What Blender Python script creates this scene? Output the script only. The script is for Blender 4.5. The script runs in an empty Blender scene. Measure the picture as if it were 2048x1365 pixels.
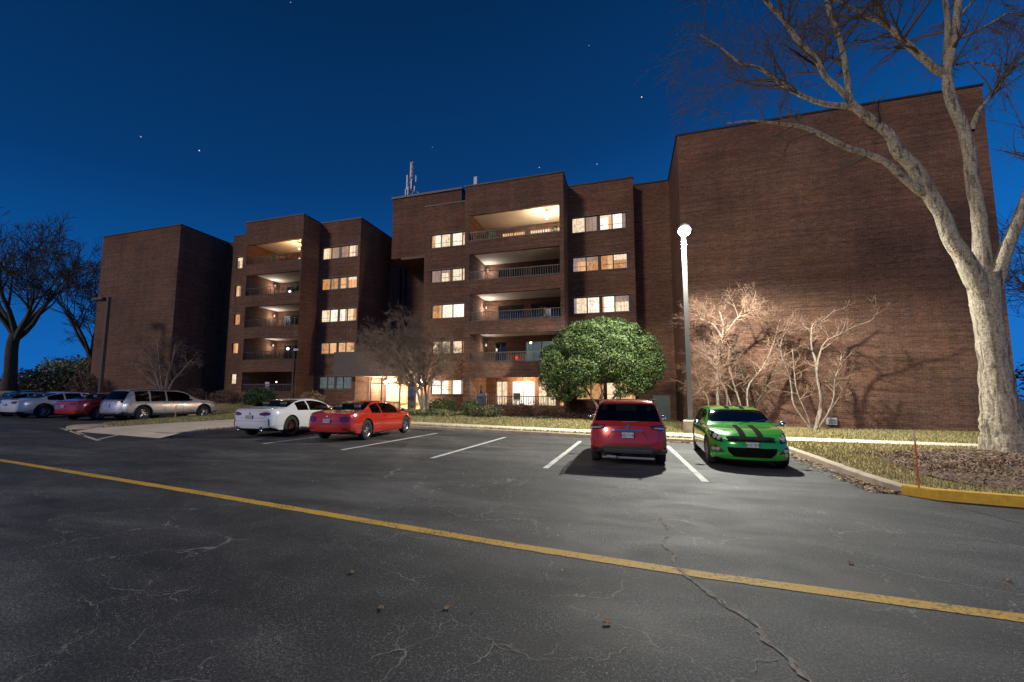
import bpy, bmesh, math, random
from mathutils import Vector, Matrix
from mathutils.geometry import delaunay_2d_cdt
from mathutils.bvhtree import BVHTree
SC = bpy.context.scene
COL = SC.collection
R = math.radians
# ------------------------------------------------------------------ camera
FPX, CX, CY, YAW, PIT, ROL, CH = 861.101, 971.016, 708.274, -0.316873, 0.0990104, 0.0074561, 1.5
FW = Vector((math.sin(YAW)*math.cos(PIT), math.cos(YAW)*math.cos(PIT), math.sin(PIT)))
RT0 = Vector((math.cos(YAW), -math.sin(YAW), 0)); UP0 = RT0.cross(FW)
RT = RT0*math.cos(ROL) + UP0*math.sin(ROL); UP = -RT0*math.sin(ROL) + UP0*math.cos(ROL)
cd = bpy.data.cameras.new('camera'); cam = bpy.data.objects.new('camera', cd); COL.objects.link(cam)
cd.sensor_width = 36; cd.lens = FPX/2048*36; cd.shift_x = (1024-CX)/2048; cd.shift_y = (CY-682.5)/2048
cd.clip_start = .05; cd.clip_end = 3000
cam.matrix_world = Matrix((( RT.x, UP.x, -FW.x, 0), (RT.y, UP.y, -FW.y, 0), (RT.z, UP.z, -FW.z, CH), (0,0,0,1)))
SC.camera = cam

def P(px, py, Y):            # a point of the photo placed at its real depth Y
    d = RT*((px-CX)/FPX) - UP*((py-CY)/FPX) + FW
    return Vector((0,0,CH)) + d*(Y/d.y)
def PS(px, py, Y):           # metres per photo pixel there
    p = P(px,py,Y) - Vector((0,0,CH)); return p.dot(FW)/FPX

# ------------------------------------------------------------------ helpers
def tag(o, label=None, cat=None, group=None, kind=None):
    if label: o['label'] = label
    if cat: o['category'] = cat
    if group: o['group'] = group
    if kind: o['kind'] = kind
    return o
def empty(name, loc=(0,0,0), rz=0):
    o = bpy.data.objects.new(name, None); COL.objects.link(o); o.location = loc; o.rotation_euler = (0,0,rz)
    o.empty_display_size = .2
    return o
class MB:
    """mesh collector"""
    def __init__(s): s.v=[]; s.f=[]; s.m=[]; s.mi=0
    def vt(s, *ps):
        n=len(s.v); s.v.extend([tuple(p) for p in ps]); return n
    def fc(s, *idx): s.f.append(tuple(idx)); s.m.append(s.mi)
    def quad(s, a,b,c,d):
        n=s.vt(a,b,c,d); s.fc(n,n+1,n+2,n+3)
    def box(s, x0,y0,z0,x1,y1,z1):
        n=s.vt((x0,y0,z0),(x1,y0,z0),(x1,y1,z0),(x0,y1,z0),(x0,y0,z1),(x1,y0,z1),(x1,y1,z1),(x0,y1,z1))
        for q in ((0,3,2,1),(4,5,6,7),(0,1,5,4),(1,2,6,5),(2,3,7,6),(3,0,4,7)): s.fc(*[n+i for i in q])
        return s
    def tube(s, pts, rad, k=6, cap=True):
        pts=[Vector(p) for p in pts]; n0=None
        if not isinstance(rad,(list,tuple)): rad=[rad]*len(pts)
        rings=[]
        for i,p in enumerate(pts):
            t=(pts[min(i+1,len(pts)-1)]-pts[max(i-1,0)])
            if t.length<1e-6: t=Vector((0,0,1))
            t.normalize()
            if n0 is None:
                n0=t.orthogonal().normalized()
            else:
                n0=(n0-t*n0.dot(t))
                if n0.length<1e-4: n0=t.orthogonal()
                n0.normalize()
            b=t.cross(n0); base=len(s.v)
            for j in range(k):
                a=2*math.pi*j/k; s.v.append(tuple(p+(n0*math.cos(a)+b*math.sin(a))*rad[i]))
            rings.append(base)
        for i in range(len(rings)-1):
            a,b2=rings[i],rings[i+1]
            for j in range(k): s.fc(a+j,a+(j+1)%k,b2+(j+1)%k,b2+j)
        if cap:
            s.fc(*[rings[0]+j for j in range(k)][::-1]); s.fc(*[rings[-1]+j for j in range(k)])
        return s
    def lathe(s, prof, k=24, c=(0,0,0), axis='z'):
        base=len(s.v)
        for (r,h) in prof:
            for j in range(k):
                a=2*math.pi*j/k
                if axis=='z': s.v.append((c[0]+r*math.cos(a),c[1]+r*math.sin(a),c[2]+h))
                else: s.v.append((c[0]+h,c[1]+r*math.cos(a),c[2]+r*math.sin(a)))
        for i in range(len(prof)-1):
            for j in range(k):
                a=base+i*k; b=a+k
                s.fc(a+j,a+(j+1)%k,b+(j+1)%k,b+j)
        return s
    def build(s, name, mats, parent=None, smooth=False, sharp=None):
        me=bpy.data.meshes.new(name); me.from_pydata(s.v,[],s.f); 
        if not isinstance(mats,(list,tuple)): mats=[mats]
        for m in mats: me.materials.append(m)
        if any(s.m): me.polygons.foreach_set('material_index', s.m)
        if smooth:
            me.polygons.foreach_set('use_smooth',[True]*len(s.f))
            if sharp: me.set_sharp_from_angle(angle=sharp)
        me.update()
        o=bpy.data.objects.new(name, me); COL.objects.link(o)
        if parent: o.parent=parent
        return o

# ------------------------------------------------------------------ materials
def srgb(r,g,b):
    f=lambda c:(c/255/12.92 if c/255<=.04045 else ((c/255+.055)/1.055)**2.4)
    return (f(r),f(g),f(b),1)
class NT:
    def __init__(s, name):
        s.mat=bpy.data.materials.new(name); s.mat.use_nodes=True; s.t=s.mat.node_tree; s.t.nodes.clear()
        s.out=s.n('ShaderNodeOutputMaterial'); s.b=s.n('ShaderNodeBsdfPrincipled'); s.l(s.b.outputs[0],s.out.inputs[0])
    def n(s,t,**k):
        x=s.t.nodes.new(t)
        for a,v in k.items(): setattr(x,a,v)
        return x
    def l(s,a,b): s.t.links.new(a,b)
    def set(s,**k):
        for a,v in k.items(): s.b.inputs[a.replace('_',' ')].default_value=v
        return s
    def pos(s):
        return s.n('ShaderNodeNewGeometry').outputs['Position']
    def mapv(s, v, scale=(1,1,1), loc=(0,0,0), rot=(0,0,0)):
        m=s.n('ShaderNodeMapping'); s.l(v,m.inputs[0]); m.inputs['Scale'].default_value=scale; m.inputs['Location'].default_value=loc; m.inputs['Rotation'].default_value=rot
        return m.outputs[0]
    def noise(s, v, scale, detail=4, rough=.55, dist=0, out=0):
        x=s.n('ShaderNodeTexNoise'); s.l(v,x.inputs['Vector']); x.inputs['Scale'].default_value=scale; x.inputs['Detail'].default_value=detail
        x.inputs['Roughness'].default_value=rough; x.inputs['Distortion'].default_value=dist; return x.outputs[out]
    def ramp(s, f, stops, interp='LINEAR'):
        r=s.n('ShaderNodeValToRGB'); s.l(f,r.inputs[0]); e=r.color_ramp.elements; r.color_ramp.interpolation=interp
        while len(e)<len(stops): e.new(.5)
        for i,(p,c) in enumerate(stops):
            e[i].position=p; e[i].color=c if len(c)==4 else (*c,1)
        return r.outputs[0]
    def mix(s, f, a, b, mode='MIX'):
        m=s.n('ShaderNodeMix', data_type='RGBA', blend_type=mode)
        for i,x in ((0,f),(6,a),(7,b)):
            if hasattr(x,'is_linked'): s.l(x,m.inputs[i])
            else: m.inputs[i].default_value=x
        return m.outputs[2]
    def math(s, op, a, b=0, c=0):
        m=s.n('ShaderNodeMath', operation=op)
        for i,x in ((0,a),(1,b),(2,c)):
            if hasattr(x,'is_linked'): s.l(x,m.inputs[i])
            else: m.inputs[i].default_value=x
        return m.outputs[0]
    def bump(s, h, strength=.3, dist=.02):
        b=s.n('ShaderNodeBump'); b.inputs['Strength'].default_value=strength; b.inputs['Distance'].default_value=dist
        s.l(h,b.inputs['Height']); s.l(b.outputs[0],s.b.inputs['Normal']); return s
    def col(s, c):
        s.l(c,s.b.inputs['Base Color']); return s
def g(v): return (v,v,v,1)

def m_brick():
    t=NT('brick'); p=t.pos(); sx=t.n('ShaderNodeSeparateXYZ'); t.l(p,sx.inputs[0])
    u=t.math('ADD',sx.outputs[0],sx.outputs[1]); cb=t.n('ShaderNodeCombineXYZ'); t.l(u,cb.inputs[0]); t.l(sx.outputs[2],cb.inputs[1])
    wob=t.noise(cb.outputs[0],1.2,2,.5,0,1)
    vv=t.n('ShaderNodeVectorMath',operation='MULTIPLY_ADD'); t.l(wob,vv.inputs[0]); vv.inputs[1].default_value=(.05,.025,0); t.l(cb.outputs[0],vv.inputs[2])
    br=t.n('ShaderNodeTexBrick'); t.l(vv.outputs[0],br.inputs[0])
    br.inputs['Scale'].default_value=1; br.inputs['Brick Width'].default_value=.26; br.inputs['Row Height'].default_value=.095
    br.inputs['Mortar Size'].default_value=.011; br.inputs['Mortar Smooth'].default_value=.3; br.inputs['Bias'].default_value=-.1
    br.inputs['Color1'].default_value=(.22,.10,.056,1); br.inputs['Color2'].default_value=(.125,.055,.032,1); br.inputs['Mortar'].default_value=(.20,.14,.10,1)
    n1=t.noise(cb.outputs[0],.35,3); n2=t.noise(cb.outputs[0],9,4)
    c=t.mix(1,br.outputs[0],t.ramp(n1,[(.3,g(.74)),(.7,g(1.15))]),'MULTIPLY')
    c=t.mix(1,c,t.ramp(n2,[(.25,g(.66)),(.75,g(1.25))]),'MULTIPLY')
    rows=t.noise(t.mapv(cb.outputs[0],(.25,7.5,1)),1.0,2,.5); c=t.mix(1,c,t.ramp(rows,[(.35,g(.80)),(.62,g(1.12))]),'MULTIPLY')
    pt=t.noise(t.mapv(cb.outputs[0],(.5,.35,1),loc=(7,3,0)),.8,4,.6); c=t.mix(1,c,t.ramp(pt,[(.40,(.90,.91,.94,1)),(.58,(1.04,1.0,.96,1))]),'MULTIPLY')
    # weathering streaks and a soldier-course parapet band
    st=t.noise(t.mapv(cb.outputs[0],(1.6,.12,1)),1.4,4); c=t.mix(1,c,t.ramp(st,[(.33,(.82,.84,.87,1)),(.6,g(1))]),'MULTIPLY')
    band=t.math('GREATER_THAN',sx.outputs[2],14.25); c=t.mix(band,c,t.mix(1,c,(1.0,.92,.9,1),'MULTIPLY'))
    t.col(c); t.set(Roughness=.92)
    h=t.math('ADD',t.math('MULTIPLY',br.outputs[1],-1.0),t.math('MULTIPLY',n2,.5)); t.bump(h,.75,.03)
    return t.mat
def m_flat(name, c, rough=.6, metal=0, nscale=0, namp=.2, bump=0, coat=0, spec=.5):
    t=NT(name); t.set(Base_Color=c if len(c)==4 else (*c,1), Roughness=rough, Metallic=metal)
    t.b.inputs['Specular IOR Level'].default_value=spec
    if coat: t.b.inputs['Coat Weight'].default_value=coat; t.b.inputs['Coat Roughness'].default_value=.05
    if nscale:
        n=t.noise(t.pos(),nscale,5,.6); cc=c if len(c)==4 else (*c,1)
        t.col(t.mix(1,cc,t.ramp(n,[(.25,g(1-namp)),(.75,g(1+namp))]),'MULTIPLY'))
        if bump: t.bump(n,bump,.02)
    return t.mat
def m_emit(name, c, s):
    t=NT(name); t.set(Base_Color=(0,0,0,1)); t.b.inputs['Emission Color'].default_value=c; t.b.inputs['Emission Strength'].default_value=s
    return t.mat
def m_window(name, cols, s, seed, stripe=7.0, furn=.5):
    """lit room seen through curtains: folds, uneven light, dim furniture low down"""
    t=NT(name); tc=t.pos(); sx=t.n('ShaderNodeSeparateXYZ'); t.l(tc,sx.inputs[0])
    cb=t.n('ShaderNodeCombineXYZ'); t.l(t.math('ADD',sx.outputs[0],seed*3.7),cb.inputs[0]); t.l(sx.outputs[2],cb.inputs[2])
    v=cb.outputs[0]
    folds=t.noise(t.mapv(v,(stripe,1,.12)),1.5,3,.6); big=t.noise(v,1.1,2,.5); det=t.noise(v,4.5,5,.65,.6)
    c=t.mix(t.ramp(big,[(.35,g(0)),(.65,g(1))]),cols[0],cols[1])
    c=t.mix(1,c,t.ramp(folds,[(.3,g(.62)),(.6,g(1.05))]),'MULTIPLY')
    c=t.mix(furn,c,t.mix(1,c,t.ramp(det,[(.38,(.28,.2,.14,1)),(.52,g(1))]),'MULTIPLY'))
    t.l(c,t.b.inputs['Emission Color']); t.b.inputs['Emission Strength'].default_value=s
    t.set(Base_Color=(.02,.02,.02,1),Roughness=.08); return t.mat
def m_asphalt():
    t=NT('asphalt'); p=t.pos()
    big=t.noise(t.mapv(p,(.22,.62,1),rot=(0,0,.25)),1.0,5,.6,.6); mid=t.noise(t.mapv(p,(.8,1.6,1)),1.1,6,.65,.8); fine=t.noise(p,52,4,.85); grit=t.noise(p,300,2,.5)
    c=t.ramp(big,[(.34,(.019,.020,.022)),(.5,(.040,.041,.043)),(.66,(.088,.089,.090))])
    c=t.mix(.85,c,t.mix(1,c,t.ramp(mid,[(.3,g(.62)),(.7,g(1.5))]),'MULTIPLY'))
    c=t.mix(1,c,t.ramp(fine,[(.38,g(.34)),(.5,g(.8)),(.62,g(2.3))]),'MULTIPLY')
    # pale aggregate specks
    vo=t.n('ShaderNodeTexVoronoi'); t.l(p,vo.inputs['Vector']); vo.inputs['Scale'].default_value=88
    sep=t.n('ShaderNodeSeparateColor'); t.l(vo.outputs['Color'],sep.inputs[0])
    sp=t.math('MULTIPLY',t.math('LESS_THAN',vo.outputs['Distance'],.27),t.math('GREATER_THAN',sep.outputs[0],.52))
    sp=t.math('MULTIPLY',sp,t.ramp(t.noise(p,2.6,4,.7),[(.40,g(.05)),(.58,g(1))]))
    c=t.mix(sp,c,(.36,.35,.32,1))
    # hairline cracks
    w=t.n('ShaderNodeVectorMath',operation='MULTIPLY_ADD'); t.l(t.noise(p,1.6,4,.6,0,1),w.inputs[0]); w.inputs[1].default_value=(.9,.9,0); t.l(p,w.inputs[2])
    v2=t.n('ShaderNodeTexVoronoi',feature='DISTANCE_TO_EDGE'); t.l(w.outputs[0],v2.inputs['Vector']); v2.inputs['Scale'].default_value=.8
    msk=t.ramp(t.noise(p,.5,3),[(.46,g(0)),(.54,g(1))])
    ck=t.math('MULTIPLY',t.math('LESS_THAN',v2.outputs['Distance'],.0046),msk); ck=t.math('MULTIPLY',ck,t.ramp(t.noise(p,6,3),[(.4,g(0)),(.5,g(1))]))
    c=t.mix(t.math('MULTIPLY',ck,.6),c,(.26,.25,.23,1))
    t.col(c); t.l(t.ramp(mid,[(.3,g(.62)),(.7,g(.8))]),t.b.inputs['Roughness']); t.b.inputs['Specular IOR Level'].default_value=.4
    t.bump(t.math('ADD',fine,t.math('MULTIPLY',grit,.6)),.55,.008); return t.mat
def m_grass():
    t=NT('grass_soil'); p=t.pos(); n=t.noise(p,.7,5,.6,.3); f=t.noise(p,26,4,.7); 
    c=t.ramp(n,[(.30,(.15,.145,.04)),(.46,(.25,.20,.075)),(.62,(.36,.26,.125))])
    c=t.mix(1,c,t.ramp(f,[(.3,g(.5)),(.7,g(1.45))]),'MULTIPLY'); t.col(c).set(Roughness=.95); t.bump(f,.8,.04); return t.mat
def m_leafy(name, a, b, rough=.5, tr=0):
    t=NT(name); n=t.noise(t.pos(),1.6,3,.6); f=t.noise(t.pos(),24,2,.6)
    c=t.mix(t.ramp(n,[(.35,g(0)),(.65,g(1))]),(*a,1),(*b,1)); c=t.mix(1,c,t.ramp(f,[(.3,g(.6)),(.7,g(1.4))]),'MULTIPLY')
    t.col(c).set(Roughness=rough); return t.mat
def m_bark(name, a, b, sc=1):
    t=NT(name); p=t.pos(); n=t.noise(t.mapv(p,(9*sc,9*sc,1.4*sc)),1.0,5,.65,.6); n2=t.noise(p,16*sc,5,.7)
    c=t.ramp(n,[(.36,(*a,1)),(.52,(*b,1))]); c=t.mix(1,c,t.ramp(n2,[(.35,g(.5)),(.62,g(1.25))]),'MULTIPLY')
    t.col(c).set(Roughness=.95); t.bump(t.math('ADD',n,t.math('MULTIPLY',n2,.6)),1.0,.05); return t.mat
def m_concrete(name='concrete', c=(.30,.26,.21), amp=.25):
    return m_flat(name,c,.9,0,3.0,amp,.2)

M={}
M['brick']=m_brick()
M['asphalt']=m_asphalt(); M['grass']=m_grass()
M['concrete']=m_concrete(); M['kerb']=m_concrete('kerb_concrete',(.42,.34,.25))
M['walk']=m_flat('sidewalk_concrete',(.66,.56,.43),.9,0,1.1,.16,.12)
M['yellow']=m_flat('yellow_paint',(.62,.36,.03),.6,0,14,.22,.25)
def m_worn(name,c,lo,hi):
    t=NT(name); p=t.pos(); n=t.noise(p,30,6,.75); b=t.noise(p,2.2,3,.6); f=t.noise(p,110,2,.6)
    cc=t.mix(t.ramp(t.math('ADD',n,t.math('MULTIPLY',b,.35)),[(lo,g(0)),(hi,g(1))]),(.05,.05,.048,1),(*c,1))
    cc=t.mix(1,cc,t.ramp(f,[(.3,g(.72)),(.7,g(1.15))]),'MULTIPLY'); t.col(cc).set(Roughness=.75); t.bump(n,.3,.01); return t.mat
M['yline']=m_worn('yellow_line_paint',(.60,.35,.045),.555,.645)
M['wline']=m_worn('white_line_paint',(.68,.66,.62),.56,.64)
M['coping']=m_flat('coping_metal',(.035,.028,.026),.5,.3)
M['bronze']=m_flat('bronze_frame',(.055,.04,.032),.45,.2)
M['lintel']=m_flat('lintel',(.16,.12,.10),.8,0,3,.2)
M['ceil']=m_flat('painted_soffit',(.72,.67,.6),.9,0,2,.06)
M['rail']=m_flat('railing_metal',(.10,.085,.075),.5,.3)
M['raildark']=m_flat('railing_dark_metal',(.05,.045,.04),.5,.3)
M['siding']=m_flat('grey_siding',(.135,.115,.105),.8,0,6,.2)
M['glassdark']=m_flat('dark_glass',(.012,.014,.016),.06,0,spec=.8)
M['steel']=m_flat('grey_steel',(.25,.25,.25),.45,.4)
M['galv']=m_flat('pale_antenna_plastic',(.55,.55,.55),.5)
# ================================================================== BUILDING
def panel(mb, x0,x1,z0,z1,Y, holes=(), rev=.16):
    """brick face in the x-z plane at depth Y (facing -y) with openings and their reveals"""
    xs=sorted({x0,x1,*[h[0] for h in holes],*[h[1] for h in holes]}); zs=sorted({z0,z1,*[h[2] for h in holes],*[h[3] for h in holes]})
    for i in range(len(xs)-1):
        for j in range(len(zs)-1):
            cx=(xs[i]+xs[i+1])/2; cz=(zs[j]+zs[j+1])/2
            if any(h[0]<cx<h[1] and h[2]<cz<h[3] for h in holes): continue
            mb.quad((xs[i],Y,zs[j]),(xs[i+1],Y,zs[j]),(xs[i+1],Y,zs[j+1]),(xs[i],Y,zs[j+1]))
    for a,b,c,d in holes:
        r=Y+rev
        mb.quad((a,Y,c),(a,r,c),(a,r,d),(a,Y,d)); mb.quad((b,Y,c),(b,Y,d),(b,r,d),(b,r,c))
        mb.quad((a,Y,c),(b,Y,c),(b,r,c),(a,r,c)); mb.quad((a,Y,d),(a,r,d),(b,r,d),(b,Y,d))
def side(mb, X, y0,y1,z0,z1): mb.quad((X,y0,z0),(X,y1,z0),(X,y1,z1),(X,y0,z1))
ZT=16.0; GB=-.5
bld=empty('apartment_building',(-10,30,0)); tag(bld,'dark brown brick apartment block of five storeys with lit windows and recessed balconies','building')
OFF=Vector((10,-30,0))
class BB(MB):
    def build(s,name,mats,parent=None,**k):
        if parent is bld: s.v=[(v[0]+10,v[1]-30,v[2]) for v in s.v]
        return MB.build(s,name,mats,parent,**k)
WIN={}
for k,(cols,st,fu) in dict(
    warm=(((1,.62,.30,1),(.95,.45,.18,1)),1.0,.25), cream=(((1,.84,.60,1),(1,.72,.42,1)),1.15,.5),
    white=(((1,.93,.80,1),(1,.82,.62,1)),1.35,.45), bright=(((1,.95,.86,1),(1,.90,.74,1)),1.6,.2),
    orange=(((.95,.5,.2,1),(.85,.36,.12,1)),.8,.55), pink=(((.75,.5,.38,1),(.55,.36,.26,1)),.6,.3),
    dim=(((.26,.34,.32,1),(.17,.22,.21,1)),.45,.3), lobby=(((1,.62,.28,1),(1,.8,.5,1)),.9,.8)).items():
    WIN[k]=[m_window('window_%s_%d'%(k,i),cols,st,i*5.3+len(k),[7,4,9][i%3],fu) for i in range(2)]
random.seed(5)
def window(x0,x1,z0,z1,Y,panes,kinds,label=None,lint=True,ext=.1):
    """frame with mullions; each lit pane a sub-part"""
    f=BB(); y=Y+.06; t=.05
    f.box(x0,y,z0,x1,y+.09,z0+t); f.box(x0,y,z1-t,x1,y+.09,z1)
    f.box(x0,y,z0+t,x0+t,y+.09,z1-t); f.box(x1-t,y,z0+t,x1,y+.09,z1-t)
    W=x1-x0; edges=[x0+t+(W-2*t)*e for e in panes]; 
    for i in range(1,len(edges)-1): f.box(edges[i]-(.11 if (len(panes)==5 and i==2) else .04),y-.01,z0+t,edges[i]+(.11 if (len(panes)==5 and i==2) else .04),y+.08,z1-t)
    fr=f.build('window',M['bronze'],bld)
    if label: fr['label']=label
    for i in range(len(edges)-1):
        g0=edges[i]+.03; g1=edges[i+1]-.03
        q=MB(); dx=10; q.box(g0+dx,y+.035-30,z0+t,g1+dx,y+.05-30,z1-t); k=kinds[i%len(kinds)]
        q.build('pane',WIN[k][(i+int(z0))%2],fr)
        if random.random()<.5 and g1-g0>.35 and k!='dim':
            s=MB(); cw_=(g1-g0)*random.uniform(.15,.4); xa=g0 if random.random()<.5 else g1-cw_; s.box(xa+dx,y+.024-30,z0+t,xa+cw_+dx,y+.034-30,z1-t); s.build('curtain',WIN[random.choice(('pink','orange','warm'))][1],fr)
        if random.random()<.3 and k!='dim':
            s=MB(); s.box(g0+dx,y+.018-30,z1-t-(z1-z0)*random.uniform(.12,.35),g1+dx,y+.023-30,z1-t); s.build('blind',WIN[random.choice(('pink','cream','warm'))][0],fr)
        # slim sash line
        if random.random()<.6 and g1-g0>.4:
            s=MB(); s.box(g0+dx,y+.015-30,z0+t+.3,g1+dx,y+.034-30,z0+t+.325); s.build('sash_bar',M['bronze'],fr)
    if lint:
        l=BB(); l.box(x0-ext,Y-.03,z1+.0,x1+ext,Y+.05,z1+.07); l.build('lintel',M['lintel'],bld); l=BB(); l.box(x0-.03,Y-.04,z0-.06,x1+.03,Y+.06,z0); l.build('sill',M['lintel'],bld)
walls=BB()
# --- right block (blank wall)
panel(walls,2.98,15.95,GB,ZT,24.8); side(walls,2.98,24.8,30,GB,ZT); side(walls,15.95,24.8,46,GB,ZT)
# recess wall
panel(walls,.70,2.98,GB,ZT,30.0)
# right window bay
RW=[(-3.36,.26,12.66,13.74,5),(-3.33,.27,9.93,10.95,4),(-3.31,.32,7.05,8.17,3),(-3.28,.4,4.2,5.3,2),(-3.2,.66-.1,1.34,2.49,1)]
panel(walls,-3.63,.7,GB,ZT,28.9,[w[:4] for w in RW]); side(walls,.7,28.9,30,GB,ZT)
for (a,b,c,d,n),kk in zip(RW,(('cream','pink','bright','bright'),('warm','orange','orange','orange'),('cream','white','bright','cream'),('pink','warm','cream','warm'),('warm','orange','cream','warm'))):
    window(a,b,c,d,28.9,(0,.25,.5,.75,1),kk)
# centre window column
CW=[(-13.93,-11.12,12.68,13.72,5),(-13.86,-11.1,10.0,10.96,4),(-13.77,-11.1,7.25,8.3,3),(-13.66,-11.05,4.6,5.56,2),(-13.7,-11.1,1.63,2.7,1)]
panel(walls,-14.45,-10.3,GB,ZT,28.9,[w[:4] for w in CW]); side(walls,-14.45,28.9,34,GB,ZT)
for (a,b,c,d,n),kk in zip(CW,(('white','cream','white','cream'),('pink','cream','cream','cream'),('orange','white','bright'),('cream','cream','cream','orange'),('bright','bright','bright'))):
    window(a,b,c,d,28.9,(0,.31,.65,1) if n in(3,1) else (0,.29,.6,.93,1),kk)
# left wing window bay
LW=[(-24.1,-20.62,12.84,13.85,5),(-24.06,-20.6,10.22,11.2,4),(-23.98,-20.52,7.5,8.56,3),(-23.88,-20.6,4.86,5.8,2),(-23.88,-20.75,2.02,3.02,1)]
panel(walls,-24.45,-20.4,GB,ZT,29.2,[w[:4] for w in LW]); side(walls,-20.4,29.2,34,GB,ZT)
for (a,b,c,d,n),kk in zip(LW,(('cream','pink','pink','cream'),('orange','orange','warm','warm'),('cream','white','white','cream'),('orange','warm','warm','warm'),('dim','dim','dim','dim'))):
    window(a,b,c,d,29.2,(0,.25,.5,.75,1),kk, label='unlit window with pale drawn blinds' if n==1 else None)  # dim panes of the unlit window still emit; faint glow put in their material
# left narrow window column
NW=[(-33.6,-32.6,12.92,14.0,5),(-33.55,-32.6,10.32,11.38,4),(-33.45,-32.45,7.72,8.74,3),(-33.45,-32.35,5.15,6.12,2),(-33.4,-32.35,2.43,3.36,1)]
panel(walls,-34.1,-30.4,GB,ZT,29.3,[w[:4] for w in NW]); side(walls,-34.1,29.3,30.5,GB,ZT)
for (a,b,c,d,n),kk in zip(NW,(('cream','cream'),('warm','warm'),('orange','cream'),('warm','warm'),('cream','pink'))):
    window(a,b,c,d,29.3,(0,.72,1),kk)
panel(walls,-36.1,-34.1,GB,ZT,30.5)
# left block (blank walls)
panel(walls,-45.95,-36.1,GB,ZT,25.8); side(walls,-36.1,25.8,30.5,GB,ZT); side(walls,-45.95,25.8,44,GB,ZT)
# balcony bays
balc=[]
def bay(x0,x1,Y,ops,yb,groundz):
    panel(walls,x0,x1,GB,ZT,Y,[o[:4] for o in ops],rev=.24)
    side(walls,x0,Y,yb,GB,ZT); side(walls,x1,Y,yb,GB,ZT)
CB=[(-10.06,-3.87,12.08,13.93),(-10.0,-3.86,9.3,11.15),(-9.93,-3.84,6.5,8.37),(-9.9,-3.8,3.76,5.64),(-9.87,-3.72,.9,2.76)]
LB=[(-30.1,-24.55,12.32,14.05),(-30.0,-24.5,9.66,11.42),(-29.9,-24.42,7.0,8.74),(-29.85,-24.42,4.33,6.09),(-29.8,-24.5,1.72,3.34)]
bay(-10.35,-3.6,26.8,CB,28.9,0); bay(-30.42,-24.4,27.2,LB,29.3,0)
# end caps behind (roof slabs)
roof=BB()
for a,b,y0 in ((2.98,15.95,24.8),(.7,2.98,30),(-3.6,.7,28.9),(-10.35,-3.6,26.8),(-14.45,-10.35,28.9),(-24.4,-20.4,29.2),(-30.42,-24.4,27.2),(-34.1,-30.42,29.3),(-36.1,-34.1,30.5),(-45.95,-36.1,25.8)):
    roof.box(a+.02,y0+.3,15.2,b-.02,44,15.3)
roof.box(-20.4,34.05,15.2,-14.45,44,15.3)
roof.build('roof',M['coping'],bld)
cop=BB()   # coping running round the parapets
def cp(x0,y0,x1,y1):
    cop.box(min(x0,x1)-.05,min(y0,y1)-.05,ZT,max(x0,x1)+.05,max(y0,y1)+.05+(.25 if y0==y1 else 0),ZT+.09)
cp(2.98,24.8,15.95,24.8); cp(2.98,25.2,3.2,30.2); cp(15.7,25.2,15.95,46); cp(.8,30.0,2.9,30.0); cp(-3.5,28.9,.7,28.9)
cp(-10.35,26.8,-3.6,26.8); cp(-3.85,27.2,-3.6,28.8); cp(-10.35,27.2,-10.1,28.8); cp(-14.45,28.9,-10.45,28.9)
cp(-24.3,29.2,-20.4,29.2); cp(-20.65,29.6,-20.4,44); cp(-30.42,27.2,-24.4,27.2); cp(-24.65,27.6,-24.4,29.1); cp(-30.42,27.6,-30.2,29.2)
cp(-34.1,29.3,-30.5,29.3); cp(-36.0,30.5,-34.2,30.5); cp(-45.95,25.8,-36.1,25.8); cp(-36.35,26.2,-36.1,30.4); cp(-45.95,26.2,-45.7,44)
cop.build('coping',M['coping'],bld)
# entrance recess back wall, above the lobby, and stair tower with overhang
panel(walls,-20.4,-14.45,3.0,ZT,34.0)
walls.build('wall',M['brick'],bld)
tw=BB(); panel(tw,-18.55,-12.3,12.95,18.15,31.0); side(tw,-18.55,31,36,12.95,18.15); side(tw,-12.3,31,38,12.95,18.15)
tw.quad((-18.55,31,12.95),(-12.3,31,12.95),(-12.3,36,12.95),(-18.55,36,12.95)); tw.quad((-18.55,31,18.1),(-12.3,31,18.1),(-12.3,38,18.1),(-18.55,38,18.1))
tw.build('stair_tower',M['brick'],bld)
c2=BB(); c2.box(-18.65,30.9,18.15,-12.2,31.3,18.32); c2.box(-12.55,31.3,18.15,-12.2,38,18.32); c2.build('tower_coping',M['coping'],bld)
c3=BB(); c3.box(-17.6,30.95,12.78,-14.45,31.25,12.95); c3.build('tower_ledge',M['lintel'],bld)
for x in (-19.4,-18.9):
    c4=BB(); c4.box(x,33.7,3.2,x+.18,34,13.0); c4.build('downpipe',M['bronze'],bld)
c5=BB(); c5.tube([(-24.62,27.08,0),(-24.62,27.08,5.4)],.06,8); c5.build('downpipe',M['bronze'],bld)
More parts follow.
